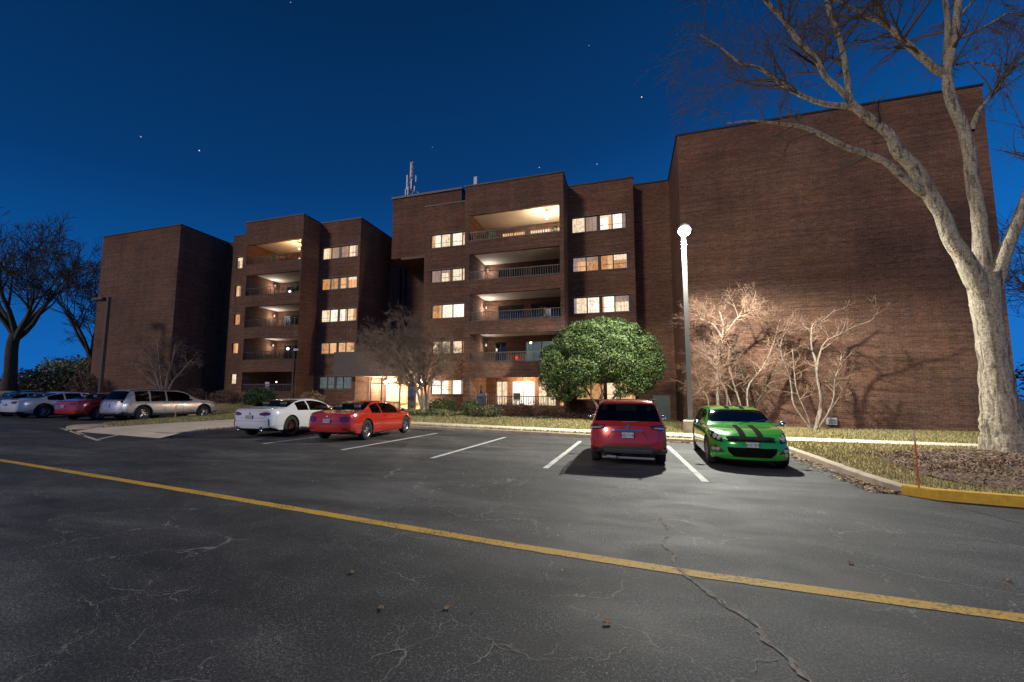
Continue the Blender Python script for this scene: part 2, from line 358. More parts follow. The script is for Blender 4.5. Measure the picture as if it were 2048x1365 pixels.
# --- balconies
def balcony(o,Y,lit,kind,doors):
    a,b,c,d=o; y0=Y+.24; yb=Y+3.5; zc=d+.28; zf=c-.12; a2=a; b2=b
    m=BB(); side(m,a2,y0,yb,zf,zc); side(m,b2,y0,yb,zf,zc); 
    hz=[(x0,x1,max(zf+.05,c+.02),d-.12) for x0,x1,_ in doors]
    panel(m,a2,b2,zf,zc,yb,hz,rev=.12)
    m.quad((a2,y0,zf),(b2,y0,zf),(b2,yb,zf),(a2,yb,zf)); m.quad((a2,y0,d),(b2,y0,d),(b2,y0,zc),(a2,y0,zc))
    r=m.build('balcony',M['brick'],bld)
    cl=BB(); cl.box(a2,y0-.2+.23,zc,b2,yb,zc+.1); cl.v=[(v[0]+10,v[1]-30,v[2]) for v in cl.v]; MB.build(cl,'ceiling',M['ceil'],r)
    for (x0,x1,k),h in zip(doors,hz):
        q=MB(); q.box(x0+10,yb+.06-30,h[2],x1+10,yb+.09-30,h[3]); q.build('glass_door',WIN[k][0] if k!='dark' else M['glassdark'],r)
        fr=MB(); z0,z1=h[2],h[3]
        for xa in (x0,(x0+x1)/2-.03,x1-.06): fr.box(xa+10,yb+.0-30,z0,xa+.06+10,yb+.055-30,z1)
        fr.box(x0+10,yb-30,z1-.06,x1+10,yb+.05-30,z1); fr.build('door_frame',M['bronze'] if k=='dark' else M['lintel'],r)
    # railing between the jambs
    rr=MB(); y=Y+.1-30; top=c+.66
    if kind=='picket':
        rr.box(a+10,y-.02,top-.05,b+10,y+.03,top); rr.box(a+10,y-.015,c+.05,b+10,y+.02,c+.09)
        n=int((b-a)/.155)
        for i in range(n+1):
            x=a+(b-a)*i/n+10; w=.028 if i%9 else .04; rr.box(x-w/2,y-.014,c,x+w/2,y+.014,top-.05)
        rr.build('railing',M['rail'],r)
    else:   # ornamental scrolled ironwork
        rr.box(a+10,y-.02,top-.04,b+10,y+.02,top); rr.box(a+10,y-.015,c+.04,b+10,y+.015,c+.07)
        n=int((b-a)/.42)
        for i in range(n+1):
            x=a+(b-a)*i/n+10; rr.box(x-.015,y-.012,c,x+.015,y+.012,top-.04)
            if i<n:
                for q in (-.1,.1):
                    pts=[(x+.21+q+.09*math.cos(t*.5)*(1-.03*t),y,c+.34+.19*math.sin(t*.5)) for t in range(14)]
                    rr.tube(pts,.011,4,False)
        rr.build('railing',M['raildark'],r)
    return r
balcony(CB[0],26.8,1,'picket',[(-8.7,-6.9,'warm'),(-6.6,-4.3,'cream')])
balcony(CB[1],26.8,0,'picket',[(-9,-7,'dark'),(-6.5,-4.4,'dark')])
balcony(CB[2],26.8,0,'picket',[(-9,-7,'dark'),(-6.5,-4.4,'dark')])
balcony(CB[3],26.8,0,'picket',[(-9.2,-8.3,'dark'),(-6.9,-4.6,'dim')])
balcony(CB[4],26.8,1,'picket',[(-9.1,-8.2,'cream'),(-7.9,-6.2,'bright'),(-6.0,-4.7,'cream'),(-4.5,-3.85,'warm')])
balcony(LB[0],27.2,1,'scroll',[(-28.0,-25.2,'white')])
balcony(LB[1],27.2,0,'scroll',[(-29,-27,'dark'),(-26.6,-25,'dark')])
balcony(LB[2],27.2,0,'scroll',[(-29,-27,'dark'),(-26.6,-25,'dark')])
balcony(LB[3],27.2,0,'scroll',[(-29,-27.3,'dark'),(-26.7,-25.0,'dim')])
balcony(LB[4],27.2,0,'picket',[(-27.2,-26.2,'pink'),(-25.7,-24.8,'pink')])
def point(x,y,z,en,col=(1,.72,.42),r=.08):
    l=bpy.data.lights.new('lamp','POINT'); l.energy=en; l.color=col; l.shadow_soft_size=r
    o=bpy.data.objects.new('lamp_light',l); COL.objects.link(o); o.location=(x,y,z); return o
def sconce(x,y,z,en,label):  # each carries a fill light added to brighten a dark balcony ceiling
    t=empty('balcony_fill_sconce',(x,y,z)); tag(t,label,'lamp','small sconces in the dim balconies')
    a=MB(); a.lathe([(0,-.09),(.05,-.08),(.06,.02),(.05,.1),(0,.11)],10); a.build('shade',m_emit('sconce_glow',(.9,.88,.8,1),.7),t,smooth=True)
    b=MB(); b.box(-.16,-.02,-.02,-.05,.02,.05); b.build('bracket',M['bronze'],t)
    L=point(.12,-.1,-.12,en,(1,.88,.75),.12); L.parent=t
for (x,y,z,en,lb) in ((-9.72,30.0,10.9,38,'small white sconce in the fourth floor balcony of the right wing'),(-9.68,29.6,8.0,60,'small white sconce in the third floor balcony of the right wing'),(-9.6,29.4,5.2,22,'added fill sconce in the second floor balcony of the right wing'),
    (-29.7,30.0,11.2,38,'added fill sconce in the fourth floor balcony of the left wing'),(-29.6,30.0,8.5,38,'added fill sconce in the third floor balcony of the left wing'),(-29.55,30.0,5.85,26,'added fill sconce in the second floor balcony of the left wing')): sconce(x,y,z,en,lb)  # all but the two white fixtures are added
# --- entrance: grey sided canopy, storefront, lobby
e=BB(); e.box(-22.0,28.55,3.08,-14.5,28.9,4.92)
for i in range(int(7.5/.19)): e.box(-22.0+i*.19,28.53,3.08,-21.97+i*.19,28.55,4.92)
e.box(-20.38,28.9,4.80,-14.5,33.9,4.9)
e.build('entrance_canopy',M['siding'],bld)
e=BB(); e.box(-22.02,28.5,3.0,-14.46,28.93,3.08); e.build('canopy_trim',M['lintel'],bld)
e=BB(); e.box(-20.38,28.95,3.06,-14.46,33.95,3.14); e.build('canopy_soffit',M['ceil'],bld)
e=BB()
for x in (-20.3,-19.3,-17.6,-16.2,-15.2): e.box(x,31.2,.3,x+.09,31.3,3.05)
e.box(-20.2,31.19,2.5,-14.5,31.29,2.58); e.box(-20.2,31.19,1.0,-17.6,31.29,1.06); e.box(-20.2,31.19,.34,-14.5,31.29,.42)
sf=e.build('storefront',M['bronze'],bld)
e=MB()
for a,b in ((-20.2,-19.3),(-19.2,-17.6),(-17.5,-16.2),(-16.1,-15.2),(-15.1,-14.5)): e.box(a+10,31.235-30,.42,b+10,31.245-30,3.05)
tg=NT('clear_glass'); tr=tg.n('ShaderNodeBsdfTransparent'); gl=tg.n('ShaderNodeBsdfGlossy'); gl.inputs['Roughness'].default_value=.03; mx=tg.n('ShaderNodeMixShader'); mx.inputs[0].default_value=.08
tg.l(tr.outputs[0],mx.inputs[1]); tg.l(gl.outputs[0],mx.inputs[2]); tg.l(mx.outputs[0],tg.out.inputs[0]); M['clear']=tg.mat
e.build('storefront_glass',M['clear'],sf)
M['stone']=m_flat('lobby_stone',(.62,.50,.36),.8,0,4.5,.75,.4); M['panelwood']=m_flat('lobby_panel',(.6,.42,.22),.5,0,1.2,.25)
e=BB(); e.box(-20.38,33.85,.2,-14.46,33.98,3.05); e.box(-20.2,31.35,.3,-17.7,31.65,1.0); e.build('lobby_wall',M['stone'],bld)
e=BB(); e.box(-19.9,33.7,.9,-18.3,33.84,2.5); e.box(-17.9,33.7,.9,-17.0,33.84,2.5); e.build('lobby_panel',M['panelwood'],bld)
e=BB(); e.box(-17.75,33.62,1.0,-17.25,33.69,2.3); e.build('lobby_mirror_glow',WIN['white'][0],bld)  # emissive pane, its glow standing in for light reflected by the mirror
e=BB(); e.box(-20.38,28.6,.1,-14.46,33.9,.3); e.build('entrance_floor',M['walk'],bld)
e=BB(); e.box(-16.9,31.28+.1,.42,-16.3,31.42,2.5); e.build('entrance_door',M['glassdark'],bld)
# wall fittings
e=MB(); e.box(-24.55,26.95,4.95,-24.25,27.17,5.1); e.v=[(v[0]+10,v[1]-30,v[2]) for v in e.v]; e.build('wall_camera',M['galv'],bld)

M['bulb']=m_emit('bulb',(1,.82,.58,1),30); M['bulbs']=m_emit('bulb_soft',(1,.8,.5,1),6)
def bulb(x,y,z,top,en,label,r=.09,mat='bulb',col=(1,.74,.46)):
    t=empty('hanging_lamp',(x,y,z)); tag(t,label,'lamp','lamps hanging over the balconies and the entrance')
    a=MB(); a.lathe([(0,-r),(r*.7,-r*.7),(r,0),(r*.7,r*.7),(0,r)],12); a.build('globe',M[mat],t,smooth=True)
    b=MB(); b.tube([(0,0,r*.9),(0,0,top-z)],.012,5); b.lathe([(0,top-z),(.06,top-z-.0),(.06,top-z-.03),(0,top-z-.03)],10); b.build('stem',M['bronze'],t)
    L=point(0,0,-r-.06,en,col,.06); L.parent=t; return t
bulb(-4.9,28.1,13.66,14.2,300,'glowing bulb under the ceiling of the top balcony of the right wing',.1)
bulb(-6.1,28.4,5.15,5.9,5,'small dim bulb hanging in the second floor balcony beside the holly tree',.08,'bulbs')
bulb(-25.9,28.5,13.75,14.3,230,'lamp under the ceiling of the topmost balcony of the left wing',.07,'bulbs',(1,.58,.26))
bulb(-6.9,29.5,2.5,3.04,330,'lamp in the bright ground floor balcony of the right wing',.07,'bulbs')
bulb(-28.0,29.0,2.6,3.6,3,'faint lamp in the dark ground floor balcony of the left wing',.06,'bulbs')
bulb(-19.6,32.4,2.65,3.06,600,'round white globe lamp inside the lit entrance lobby',.15,'bulb',(1,.84,.62))
bulb(-16.4,32.8,2.75,3.06,500,'lobby ceiling lamp right of the storefront door',.08,'bulb',(1,.84,.62))
# entrance wall lamps by the tree
for i,(x,z,en,lb) in enumerate(((-14.95,2.75,420,'brightest entrance wall lamp glaring behind the bare clipped tree'),(-14.25,2.55,220,'smaller wall lamp to the right of the glaring entrance lamp'))):
    t=empty('wall_lamp',(x,28.4,z)); tag(t,lb,'lamp','wall lamps beside the entrance')
    a=MB(); a.lathe([(0,-.12),(.1,-.1),(.13,0),(.1,.1),(0,.12)],12); a.build('globe',M['bulb'],t,smooth=True)
    b=MB(); b.box(-.04,.1,-.04,.04,.5,.04); b.build('bracket',M['bronze'],t)
    L=point(0,-.28,0,en,(1,.74,.5),.08); L.parent=t
# ------- rooftop antennas
def antenna(name,label,x,y,z,panels,h,braced=False):
    t=empty(name,(x,y,z)); tag(t,label,'antenna')
    a=MB(); 
    if braced:
        for q in ((-.25,-.2),(.25,-.2),(0,.25)): a.tube([(q[0],q[1],0),(q[0]*.4,q[1]*.4,h)],.03,6)
        for i in range(9):
            z0=h*i/9; z1=h*(i+1)/9; s0=1-.6*i/9; s1=1-.6*(i+1)/9
            a.tube([(-.25*s0,-.2*s0,z0),(.25*s1,-.2*s1,z1)],.025,4); a.tube([(.25*s0,-.2*s0,z0),(0,.25*s1,z1)],.025,4); a.tube([(0,.25*s0,z0),(-.25*s1,-.2*s1,z1)],.025,4)
        a.tube([(.2,0,h*.35),(1.35,.1,0)],.03,4); a.tube([(.1,0,h*.2),(.8,.1,0)],.03,4)
    else: a.tube([(0,0,0),(0,0,h)],.04,6)
    a.build('mast',M['steel'],t)
    for (px,py,z0,ph,w) in panels:
        b=MB(); b.box(px-w/2,py-.06,z0,px+w/2,py+.06,z0+ph); b.box(px-.02,py+.06,z0+ph*.2,px+.02,py+.2,z0+ph*.3); b.build('antenna_panel',M['galv'],t)
    return t
antenna('cell_antenna','tall braced mast crowded with pale antenna panels on the stair tower roof',-17.3,31.9,18.1,[(-.05,-.1,2.3,1.3,.13),(-.40,-.1,1.2,1.3,.12),(-.46,-.2,.5,.7,.09),(.40,0,1.8,.6,.08),(.1,-.25,1.1,.9,.12),(.33,-.1,.9,.5,.09),(-.18,-.3,.5,.8,.1)],3.7,True)
antenna('cell_antenna','broad pale upright antenna panel just left of the right wing parapet',-10.0,28.0,15.9,[(0,-.1,.2,1.15,.24),(-.42,0,.25,.5,.12)],1.0)
antenna('cell_antenna','short small antenna standing right of the broad panel on the parapet',-9.3,28.0,15.9,[(0,-.05,.2,.45,.14)],.6)
# ================================================================== GROUND
def lerp(a,b,t): return a+(b-a)*t
def interp(x, pts):
    if x<=pts[0][0]: return pts[0][1]
    for (a,b),(c,d) in zip(pts,pts[1:]):
        if x<=c: return b+(d-b)*(x-a)/(c-a)
    return pts[-1][1]
def smooth(t): t=max(0,min(1,t)); return t*t*(3-2*t)
def hz(x,y):
    r=interp(x,[(-60,1.6),(-45,1.15),(-30,.95),(-24,.7),(-19,.26),(-12,.28),(-4,.2),(3,-.02),(60,-.02)])
    y0=interp(x,[(-40,23.3),(-27,22.5),(-22,17),(-12,20.5),(60,20)]); y1=interp(x,[(-40,27),(-20,27),(60,26)])
    back=smooth((y-34)/60)*(3.2 if x<-38 else 0)*smooth((-38-x)/14)
    m=0
    return .125+r*smooth((y-y0)/(y1-y0))+back
KERB=[(-15.25,11.2),(-15.65,14.3),(-16.0,17.0),(-15.9,18.6),(-15.3,19.25),(-14,19.15),(-10,18.35),(-5,17.35),(-1.34,16.58),(1.36,16.15),(3.4,15.9),(4.05,15.5),(4.28,14.7),(4.2,12.6),(4.08,10.3),(4.08,9.2),(4.12,8.75),(4.42,8.45),(5.3,8.3),(9,8.35),(22,8.9),(45,9.9)]
KL=[(-50,23.0),(-29,23.2),(-27.4,23.0),(-27,22.2),(-25.9,19.5),(-24.9,17.2),(-23.6,14.2),(-23.1,13.5),(-22.4,13.0),(-21.4,12.85),(-20.6,12.5)]
def offset(poly,d):
    out=[]
    for i,p in enumerate(poly):
        a=Vector(poly[max(i-1,0)]); b=Vector(poly[min(i+1,len(poly)-1)]); t=(b-a).normalized(); n=Vector((-t.y,t.x))
        out.append((p[0]+n.x*d,p[1]+n.y*d))
    return out
def ribbon_solid(name,poly,w,h,mat,zb=-.05,bev=.02):
    m=MB(); ins=offset(poly,w); n=len(poly)
    bi=offset(poly,bev)
    for i in range(n):
        m.vt((*poly[i],zb),(*poly[i],h-bev),(*bi[i],h),(*ins[i],h),(*ins[i],zb))
    for i in range(n-1):
        a=i*5; b=a+5
        for k in range(4): m.fc(a+k,b+k,b+k+1,a+k+1)
    m.fc(0,1,2,3,4); e=(n-1)*5; m.fc(e+4,e+3,e+2,e+1,e)
    o=m.build(name,mat); return o
tag(ribbon_solid('kerb',KERB[:17],.16,.135,M['kerb']),kind='structure')
ky=KERB[16:]; tag(ribbon_solid('yellow_kerb',ky,.17,.15,M['yellow']),kind='structure')
tag(ribbon_solid('kerb',KL,.16,.135,M['kerb']),kind='structure')
# parking lot: one sheet
m=MB(); m.quad((-400,-60,0),(400,-60,0),(400,60,0),(-400,60,0)); tag(m.build('parking_lot',M['asphalt']),kind='structure')
m=MB(); m.quad((-1500,-1500,-.06),(1500,-1500,-.06),(1500,1500,-.06),(-1500,1500,-.06)); tag(m.build('ground',M['grass']),kind='structure')
# walks as polygons draped on the terrain
SW=[(-20.3,11.95),(-15.42,11.25),(-15.85,14.4),(-16.15,17),(-16.1,18.9),(-15.3,19.9),(-10,19.05),(-1.4,17.4),(1.9,16.95),(4.7,16.72),(9.7,16.75),(20,17.0),(45,17.6),(45,18.7),(20,18.1),(10.2,17.9),(5.2,18.3),(2.1,18.6),(-1.5,18.9),(-11.1,21.0),(-13.8,21.6),(-14.6,24),(-15.3,28.6),(-19.6,28.6),(-18.6,24),(-18.5,22.6),(-20.6,21.2),(-20.8,19),(-20.8,16),(-20.5,13.6)]
def drape(name,poly,zoff,mat,step,jit=0,hf=hz,flat=None):
    xs=[p[0] for p in poly]; ys=[p[1] for p in poly]; vs=[Vector(p) for p in poly]; n0=len(vs)
    def dense(i):
        a,b=vs[i],vs[(i+1)%n0]; k=max(1,int((b-a).length/step)); return [a+(b-a)*j/k for j in range(k)]
    edge=[q for i in range(n0) for q in dense(i)]; n=len(edge)
    def inside(x,y):
        c=False; j=n0-1
        for i in range(n0):
            (xi,yi),(xj,yj)=poly[i],poly[j]
            if (yi>y)!=(yj>y) and x<(xj-xi)*(y-yi)/(yj-yi)+xi: c=not c
            j=i
        return c
    pts=list(edge); rnd=random.Random(3)
    x=min(xs)+step/2
    while x<max(xs):
        y=min(ys)+step/2
        while y<max(ys):
            if inside(x,y): pts.append(Vector((x+rnd.uniform(-.2,.2)*step,y+rnd.uniform(-.2,.2)*step)))
            y+=step
        x+=step
    vo,_,fo,_,_,_=delaunay_2d_cdt(pts,[],[list(range(n))],1,1e-4)
    m=MB()
    for v in vo: m.vt((v.x,v.y,(flat if flat is not None else hf(v.x,v.y)+zoff+(rnd.uniform(-jit,jit) if jit else 0))))
    for f in fo: m.fc(*f)
    o=m.build(name,mat,smooth=True); return o,inside
KI=offset(KERB,.15); KLI=offset(KL,.15)
LAWN=KI[:]+[(45,70),(-45,70),(-120,110),(-160,110),(-160,23.6)]+[(p[0],p[1]) for p in KLI]+[(-20.3,12.1),(-15.6,11.3)]
lawn,_=drape('lawn',LAWN,0,M['grass'],1.0); tag(lawn,kind='structure')
walk,_=drape('sidewalk',SW,.014,M['walk'],1.0); tag(walk,kind='structure')
# kerb ramp tip of pale concrete at the crossing
RAMP=[(-20.42,12.02),(-15.05,11.35),(-15.2,10.7),(-20.9,11.4)]
mt,_=drape('kerb_ramp',RAMP,0,M['walk'],.3,hf=lambda x,y: .006+.136*smooth((y-(11.45-(x+20.9)*.12))/.55)); tag(mt,kind='structure')
isl=MB()
isl.lathe([(0,.16),(.55,.155),(.72,.1),(.75,-.02)],20,(-22.45,12.75,0)); tag(isl.build('island_nose',M['kerb'],smooth=True),kind='structure')
# painted marks
def strip(name,pts,w,mat,z=.004,wob=0):
    m=MB(); a=offset(pts,w/2); b=offset(pts,-w/2); n=len(pts); r=random.Random(7)
    for i in range(n):
        j=r.uniform(-wob,wob) if wob else 0; m.vt((a[i][0]+j,a[i][1]+j,z),(b[i][0]-j,b[i][1]-j,z))
    for i in range(n-1): m.fc(2*i,2*i+1,2*i+3,2*i+2)
    o=m.build(name,mat); tag(o,kind='structure'); return o
def dens(pts,st=.1):
    out=[]
    for p,q in zip(pts,pts[1:]):
        k=max(1,int(math.dist(p,q)/st)); out+=[(lerp(p[0],q[0],i/k),lerp(p[1],q[1],i/k)) for i in range(k)]
    return out+[pts[-1]]
for (x0,y0,x1,y1) in ((-10.72,10.7,-10.75,16.6),(-7.55,10.3,-7.4,16.3),(-4.55,9.75,-4.35,15.7),(-1.68,9.25,-1.56,15.3),(1.31,8.8,1.17,14.9)):
    strip('parking_line',dens([(x0,y0),(x1,y1)]),.115,M['wline'],wob=.006)
strip('yellow_line',dens([(-30,8.0),(-13.4,5.98),(-6.26,5.08),(-1.15,4.4),(.57,4.23),(2.57,4.15),(6,4.0),(12,3.7)],.12),.155,M['yline'],wob=.005)
for a,b in (((-23.5,12.3),(-16.2,9.5)),((-22.3,12.0),(-21.2,11.4)),((-20.6,11.35),(-18.4,10.35)),((-17.8,11.05),(-16.6,9.7))): strip('crossing_line',dens([a,b]),.12,m_flat('worn_paint',(.55,.46,.32),.8,0,20,.4),wob=.01)
# tar-filled crack across the lane
CR=[(.36,6.0),(.40,5.49),(.33,5.1),(.40,4.7),(.37,4.5),(.46,4.1),(.52,3.95),(.60,3.80),(.64,3.66),(.74,3.55),(.78,3.36),(.80,3.2),(.86,3.05),(.885,2.9),(.92,2.6)]
def crackpath(p,amp,seed,st=.03):
    wig=.2 if amp>.0065 or st>.03 else .11
    r=random.Random(seed); pts=[Vector(q) for q in p]
    for lv in range(5):
        out=[]
        for a,b in zip(pts,pts[1:]):
            out.append(a); L=(b-a).length
            if L>st*.6: n=Vector((-(b-a).y,(b-a).x)); out.append(a.lerp(b,r.uniform(.35,.65))+n*r.uniform(-1,1)*wig)
        out.append(pts[-1]); pts=out
    return [(q.x,q.y) for q in pts]
M['crack']=m_flat('crack_filler',(.27,.23,.185),.95,0,55,.6); M['crackp']=m_flat('pale_crack',(.34,.32,.29),.95,0,30,.5)
def crack(pts,w,mat,seed,amp=.012,z=.006,st=.03):
    p=crackpath(pts,amp,seed,st); m=MB(); r=random.Random(seed+1); a=offset(p,.5); b=offset(p,-.5); n=len(p)
    for i in range(n):
        ww=w*r.uniform(.55,1.25)*(.62+.38*math.sin(i*.23+seed)+.2*math.sin(i*.71))*min(1,(i+.5)/4,(n-i)/4); c=Vector(p[i]); m.vt((*(c+(Vector(a[i])-c).normalized()*ww/2),z),(*(c+(Vector(b[i])-c).normalized()*ww/2),z))
    for i in range(n-1): m.fc(2*i,2*i+1,2*i+3,2*i+2)
    o=m.build('pavement_crack',mat); tag(o,kind='structure')
crack(CR,.046,M['crack'],3,amp=.006); crack([(x+.012,y) for x,y in CR[5:]],.010,M['crackp'],5,amp=.006,z=.009)
def gp(px,py): 
    d=RT*((px-CX)/FPX)-UP*((py-CY)/FPX)+FW; t=-CH/d.z; return (d.x*t,d.y*t)
for i,pl in enumerate(([(262,1300),(280,1275),(310,1250),(345,1238),(375,1225),(405,1215)],[(190,1150),(240,1180),(310,1185),(370,1205)],[(350,1300),(400,1282),(430,1295)],
    [(900,1360),(930,1330),(985,1290),(1010,1300),(1035,1302)],[(950,1272),(990,1290),(1025,1302),(1070,1322),(1140,1320),(1200,1323),(1240,1308),(1290,1298)],
    [(730,1330),(770,1308),(830,1290),(885,1272),(900,1240)],[(1500,1345),(1510,1325),(1550,1322),(1570,1318)],[(935,940),(965,965),(985,960),(975,978),(965,990)],[(860,1220),(905,1222),(918,1250),(900,1262)],
    [(1100,905),(1080,925),(1060,935)],[(760,1135),(800,1150),(830,1180)],[(165,1190),(195,1215),(190,1240),(160,1270)],[(1560,1100),(1620,1112),(1660,1122),(1690,1118)],[(700,945),(770,945),(850,935)])):
    if i not in (12,13):
        rb=random.Random(i*7)
        for q0,q1 in zip(pl,pl[1:]):
            a_=gp(*q0); b_=gp(*q1)
            if rb.random()<.75:
                t_=rb.random(); s_=(a_[0]+(b_[0]-a_[0])*t_,a_[1]+(b_[1]-a_[1])*t_); an=rb.uniform(0,6.28); l_=rb.uniform(.06,.2)
                crack([s_,(s_[0]+l_*math.cos(an),s_[1]+l_*math.sin(an))],.0035,M['crackp'],rb.randrange(999),.01,st=.04)
    crack([gp(*q) for q in pl],.0048,M['crackp'] if i not in (12,13) else M['crack'],20+i,.014,st=.06)
# mulch bed round the big tree
def hm(x,y): return hz(x,y)+.02+.05*max(0,math.sin(x*1.7+y)*math.sin(y*1.3-x*.6))
MU=[(5.1,9.9),(5.3,9.2),(6.6,8.85),(9,8.75),(16,8.95),(22,9.3),(22,14.5),(16,15.6),(11.5,16.3),(8.6,15.7),(7.4,14.8),(6.2,13.6),(5.4,11.8)]
MU=[(p[0]+.35*math.sin(i*2.1),p[1]+.12*math.sin(i*1.3)) if i not in (0,1,2,3,4) else p for i,p in enumerate(MU)]
M['mulch']=m_flat('mulch',(.15,.095,.062),1,0,22,.6,1.0)
mul,mi=drape('mulch_bed',MU,0,M['mulch'],.35,.02,hf=hm); tag(mul,kind='structure')
# grass blades, chips, leaves (uncountable)
def blades(name,inside,bbox,n,hf,mats,h=(.03,.08),w=.006,seed=1,excl=None,lab=None,cat=None):
    r=random.Random(seed); m=MB(); k=0; tries=0
    while k<n and tries<n*8:
        tries+=1; x=r.uniform(bbox[0],bbox[1]); y=r.uniform(bbox[2],bbox[3])
        if not inside(x,y) or (excl and excl(x,y)): continue
        z=hf(x,y); a=r.uniform(0,math.tau); hh=r.uniform(*h); l=r.uniform(0,.6)*hh; ww=w*(1+y/12)
        m.mi=r.choice(range(len(mats)))
        c,s=math.cos(a),math.sin(a); b=m.vt((x-c*ww,y-s*ww,z-.01),(x+c*ww,y+s*ww,z-.01),(x-s*l,y+c*l,z+hh)); m.fc(b,b+1,b+2); k+=1
    o=m.build(name,mats); tag(o,lab,cat,kind='stuff'); return o
GB_=[m_flat('blade_tan',(.46,.36,.18),.9),m_flat('blade_green',(.13,.16,.045),.8),m_flat('blade_straw',(.40,.32,.15),.85),m_flat('blade_olive',(.22,.21,.07),.8)]
def poly_in(poly):
    n0=len(poly)
    def f(x,y):
        c=False; j=n0-1
        for i in range(n0):
            (xi,yi),(xj,yj)=poly[i],poly[j]
            if (yi>y)!=(yj>y) and x<(xj-xi)*(y-yi)/(yj-yi)+xi: c=not c
            j=i
        return c
    return f
inL=poly_in(LAWN); inS=poly_in(SW); inM=poly_in(MU)
ex=lambda x,y: inS(x,y) or (inM(x,y) and (math.sin(x*5)*math.sin(y*4.3)<.75))
blades('grass',inL,(4.1,16,8.4,24.7),52000,hz,GB_,seed=1,excl=ex,lab='short winter turf behind the kerbs and beside the sidewalk',cat='grass')
blades('grass',inL,(-16,4.3,15.8,26.5),30000,hz,GB_,seed=2,h=(.04,.1),w=.009,excl=ex,lab='thin strip of turf between the parking row and the building',cat='grass')
blades('grass',inL,(-28,-15.3,11.3,27),26000,hz,GB_,seed=3,h=(.04,.11),w=.012,excl=ex,lab='turf on the islands around the left walkway',cat='grass')
def chips(name,n,fn,mats,size,seed,lab,cat,zf=hz,tilt=.6,lift=.01):
    r=random.Random(seed); m=MB(); k=0
    while k<n:
        q=fn(r)
        if q is None: continue
        x,y=q; z=zf(x,y)+lift*r.random()*2; s=r.uniform(*size); a=r.uniform(0,math.tau); u=Vector((math.cos(a),math.sin(a),r.uniform(-tilt,tilt)))*s; v=Vector((-math.sin(a),math.cos(a),r.uniform(-tilt,tilt)))*s*r.uniform(.35,.8)
        c=Vector((x,y,z+.006+abs(u.z)*.5+abs(v.z)*.5)); m.mi=r.randrange(len(mats)); m.quad(c-u,c-v*.9+u*.1,c+u,c+v+u*.1); k+=1
    o=m.build(name,mats); tag(o,lab,cat,kind='stuff'); return o
LF=[m_flat('leaf_tan',(.30,.19,.10),.8),m_flat('leaf_brown',(.15,.085,.045),.8),m_flat('leaf_straw',(.42,.31,.17),.8)]
def alongkerb(r):
    i=r.randrange(9,16); a,b=Vector(KERB[i]),Vector(KERB[i+1]); t=r.random(); p=a.lerp(b,t); 
    return (p.x-abs(r.gauss(0,.16))-.02 if i>10 else p.x+r.uniform(-.1,.1),p.y-abs(r.gauss(0,.06)) if i<=10 else p.y)
chips('fallen_leaves',2600,alongkerb,LF,(.015,.04),4,'drift of dry leaves in the gutter of the curved kerb','leaves',zf=lambda x,y:.0)
def bedpt(r):
    x=r.uniform(4.4,17); y=r.uniform(8.6,16.2)
    if not inM(x,y): return None
    return (x,y)
CH_=[M['mulch'],m_flat('chip_dark',(.05,.035,.028),1),m_flat('chip_tan',(.30,.20,.13),1)]
chips('mulch_chips',30000,bedpt,CH_,(.012,.035),5,'dark shredded bark mulch around the big tree','mulch',zf=hm)
def clump(r):
    cx,cy=r.choice(((8.2,11.0),(7.2,11.8),(9.3,10.6),(6.0,12.9),(10.8,11.3),(5.9,10.9),(11.8,10.3))); return (r.gauss(cx,.42),r.gauss(cy,.2))
chips('dead_stalks',3200,clump,[LF[0],CH_[1],CH_[2]],(.008,.028),6,'tangled tan dead stems lying on the mulch bed','dead plants',zf=hm,tilt=1.6,lift=.05)
chips('fallen_leaves',2600,lambda r:(r.uniform(-12,16),min(24.6,25.2-abs(r.gauss(0,1.3)))),LF,(.02,.05),8,'brown leaf litter along the foot of the brick walls','leaves')
chips('pavement_litter',260,lambda r:(r.uniform(-14,6),r.uniform(3,15.5)) ,LF,(.008,.022),9,'tiny leaf scraps scattered over the parking lot','leaves',zf=lambda x,y:0,tilt=.3)
for i,(px,py,lb) in enumerate(((1214,1250,'crisp orange leaf lying alone below the yellow line'),(1700,1128,'curled brown leaf on dark asphalt above the yellow line'),(2015,1163,'brown leaf near the right edge by the yellow line'),(895,1218,'small tan leaf, right one of the pair on the near asphalt'),(763,1218,'small tan leaf, left one of the pair on the near asphalt'),(705,1147,'faded leaf on asphalt left of the centre'))):
    x,y=gp(px,py); m=MB(); n=m.vt((0,0,.008)); K=9
    for k in range(K):
        a=math.tau*k/K; rr=.026*(1 if k%2 else .62)*(1.25 if k==0 else 1); m.vt((rr*math.cos(a)*1.3,rr*math.sin(a),.006+.014*(k%3==0)))
    for k in range(K): m.fc(n,n+1+k,n+1+(k+1)%K)
    o=m.build('fallen_leaf',m_flat('leaf%d'%i,((.42,.15,.04),(.2,.1,.05),(.3,.16,.08),(.36,.2,.1),(.36,.2,.1),(.25,.18,.1))[i],.8)); o.location=(x,y,.004); o.rotation_euler=(0,0,i*1.3); tag(o,lb,'leaf','single leaves on the asphalt')
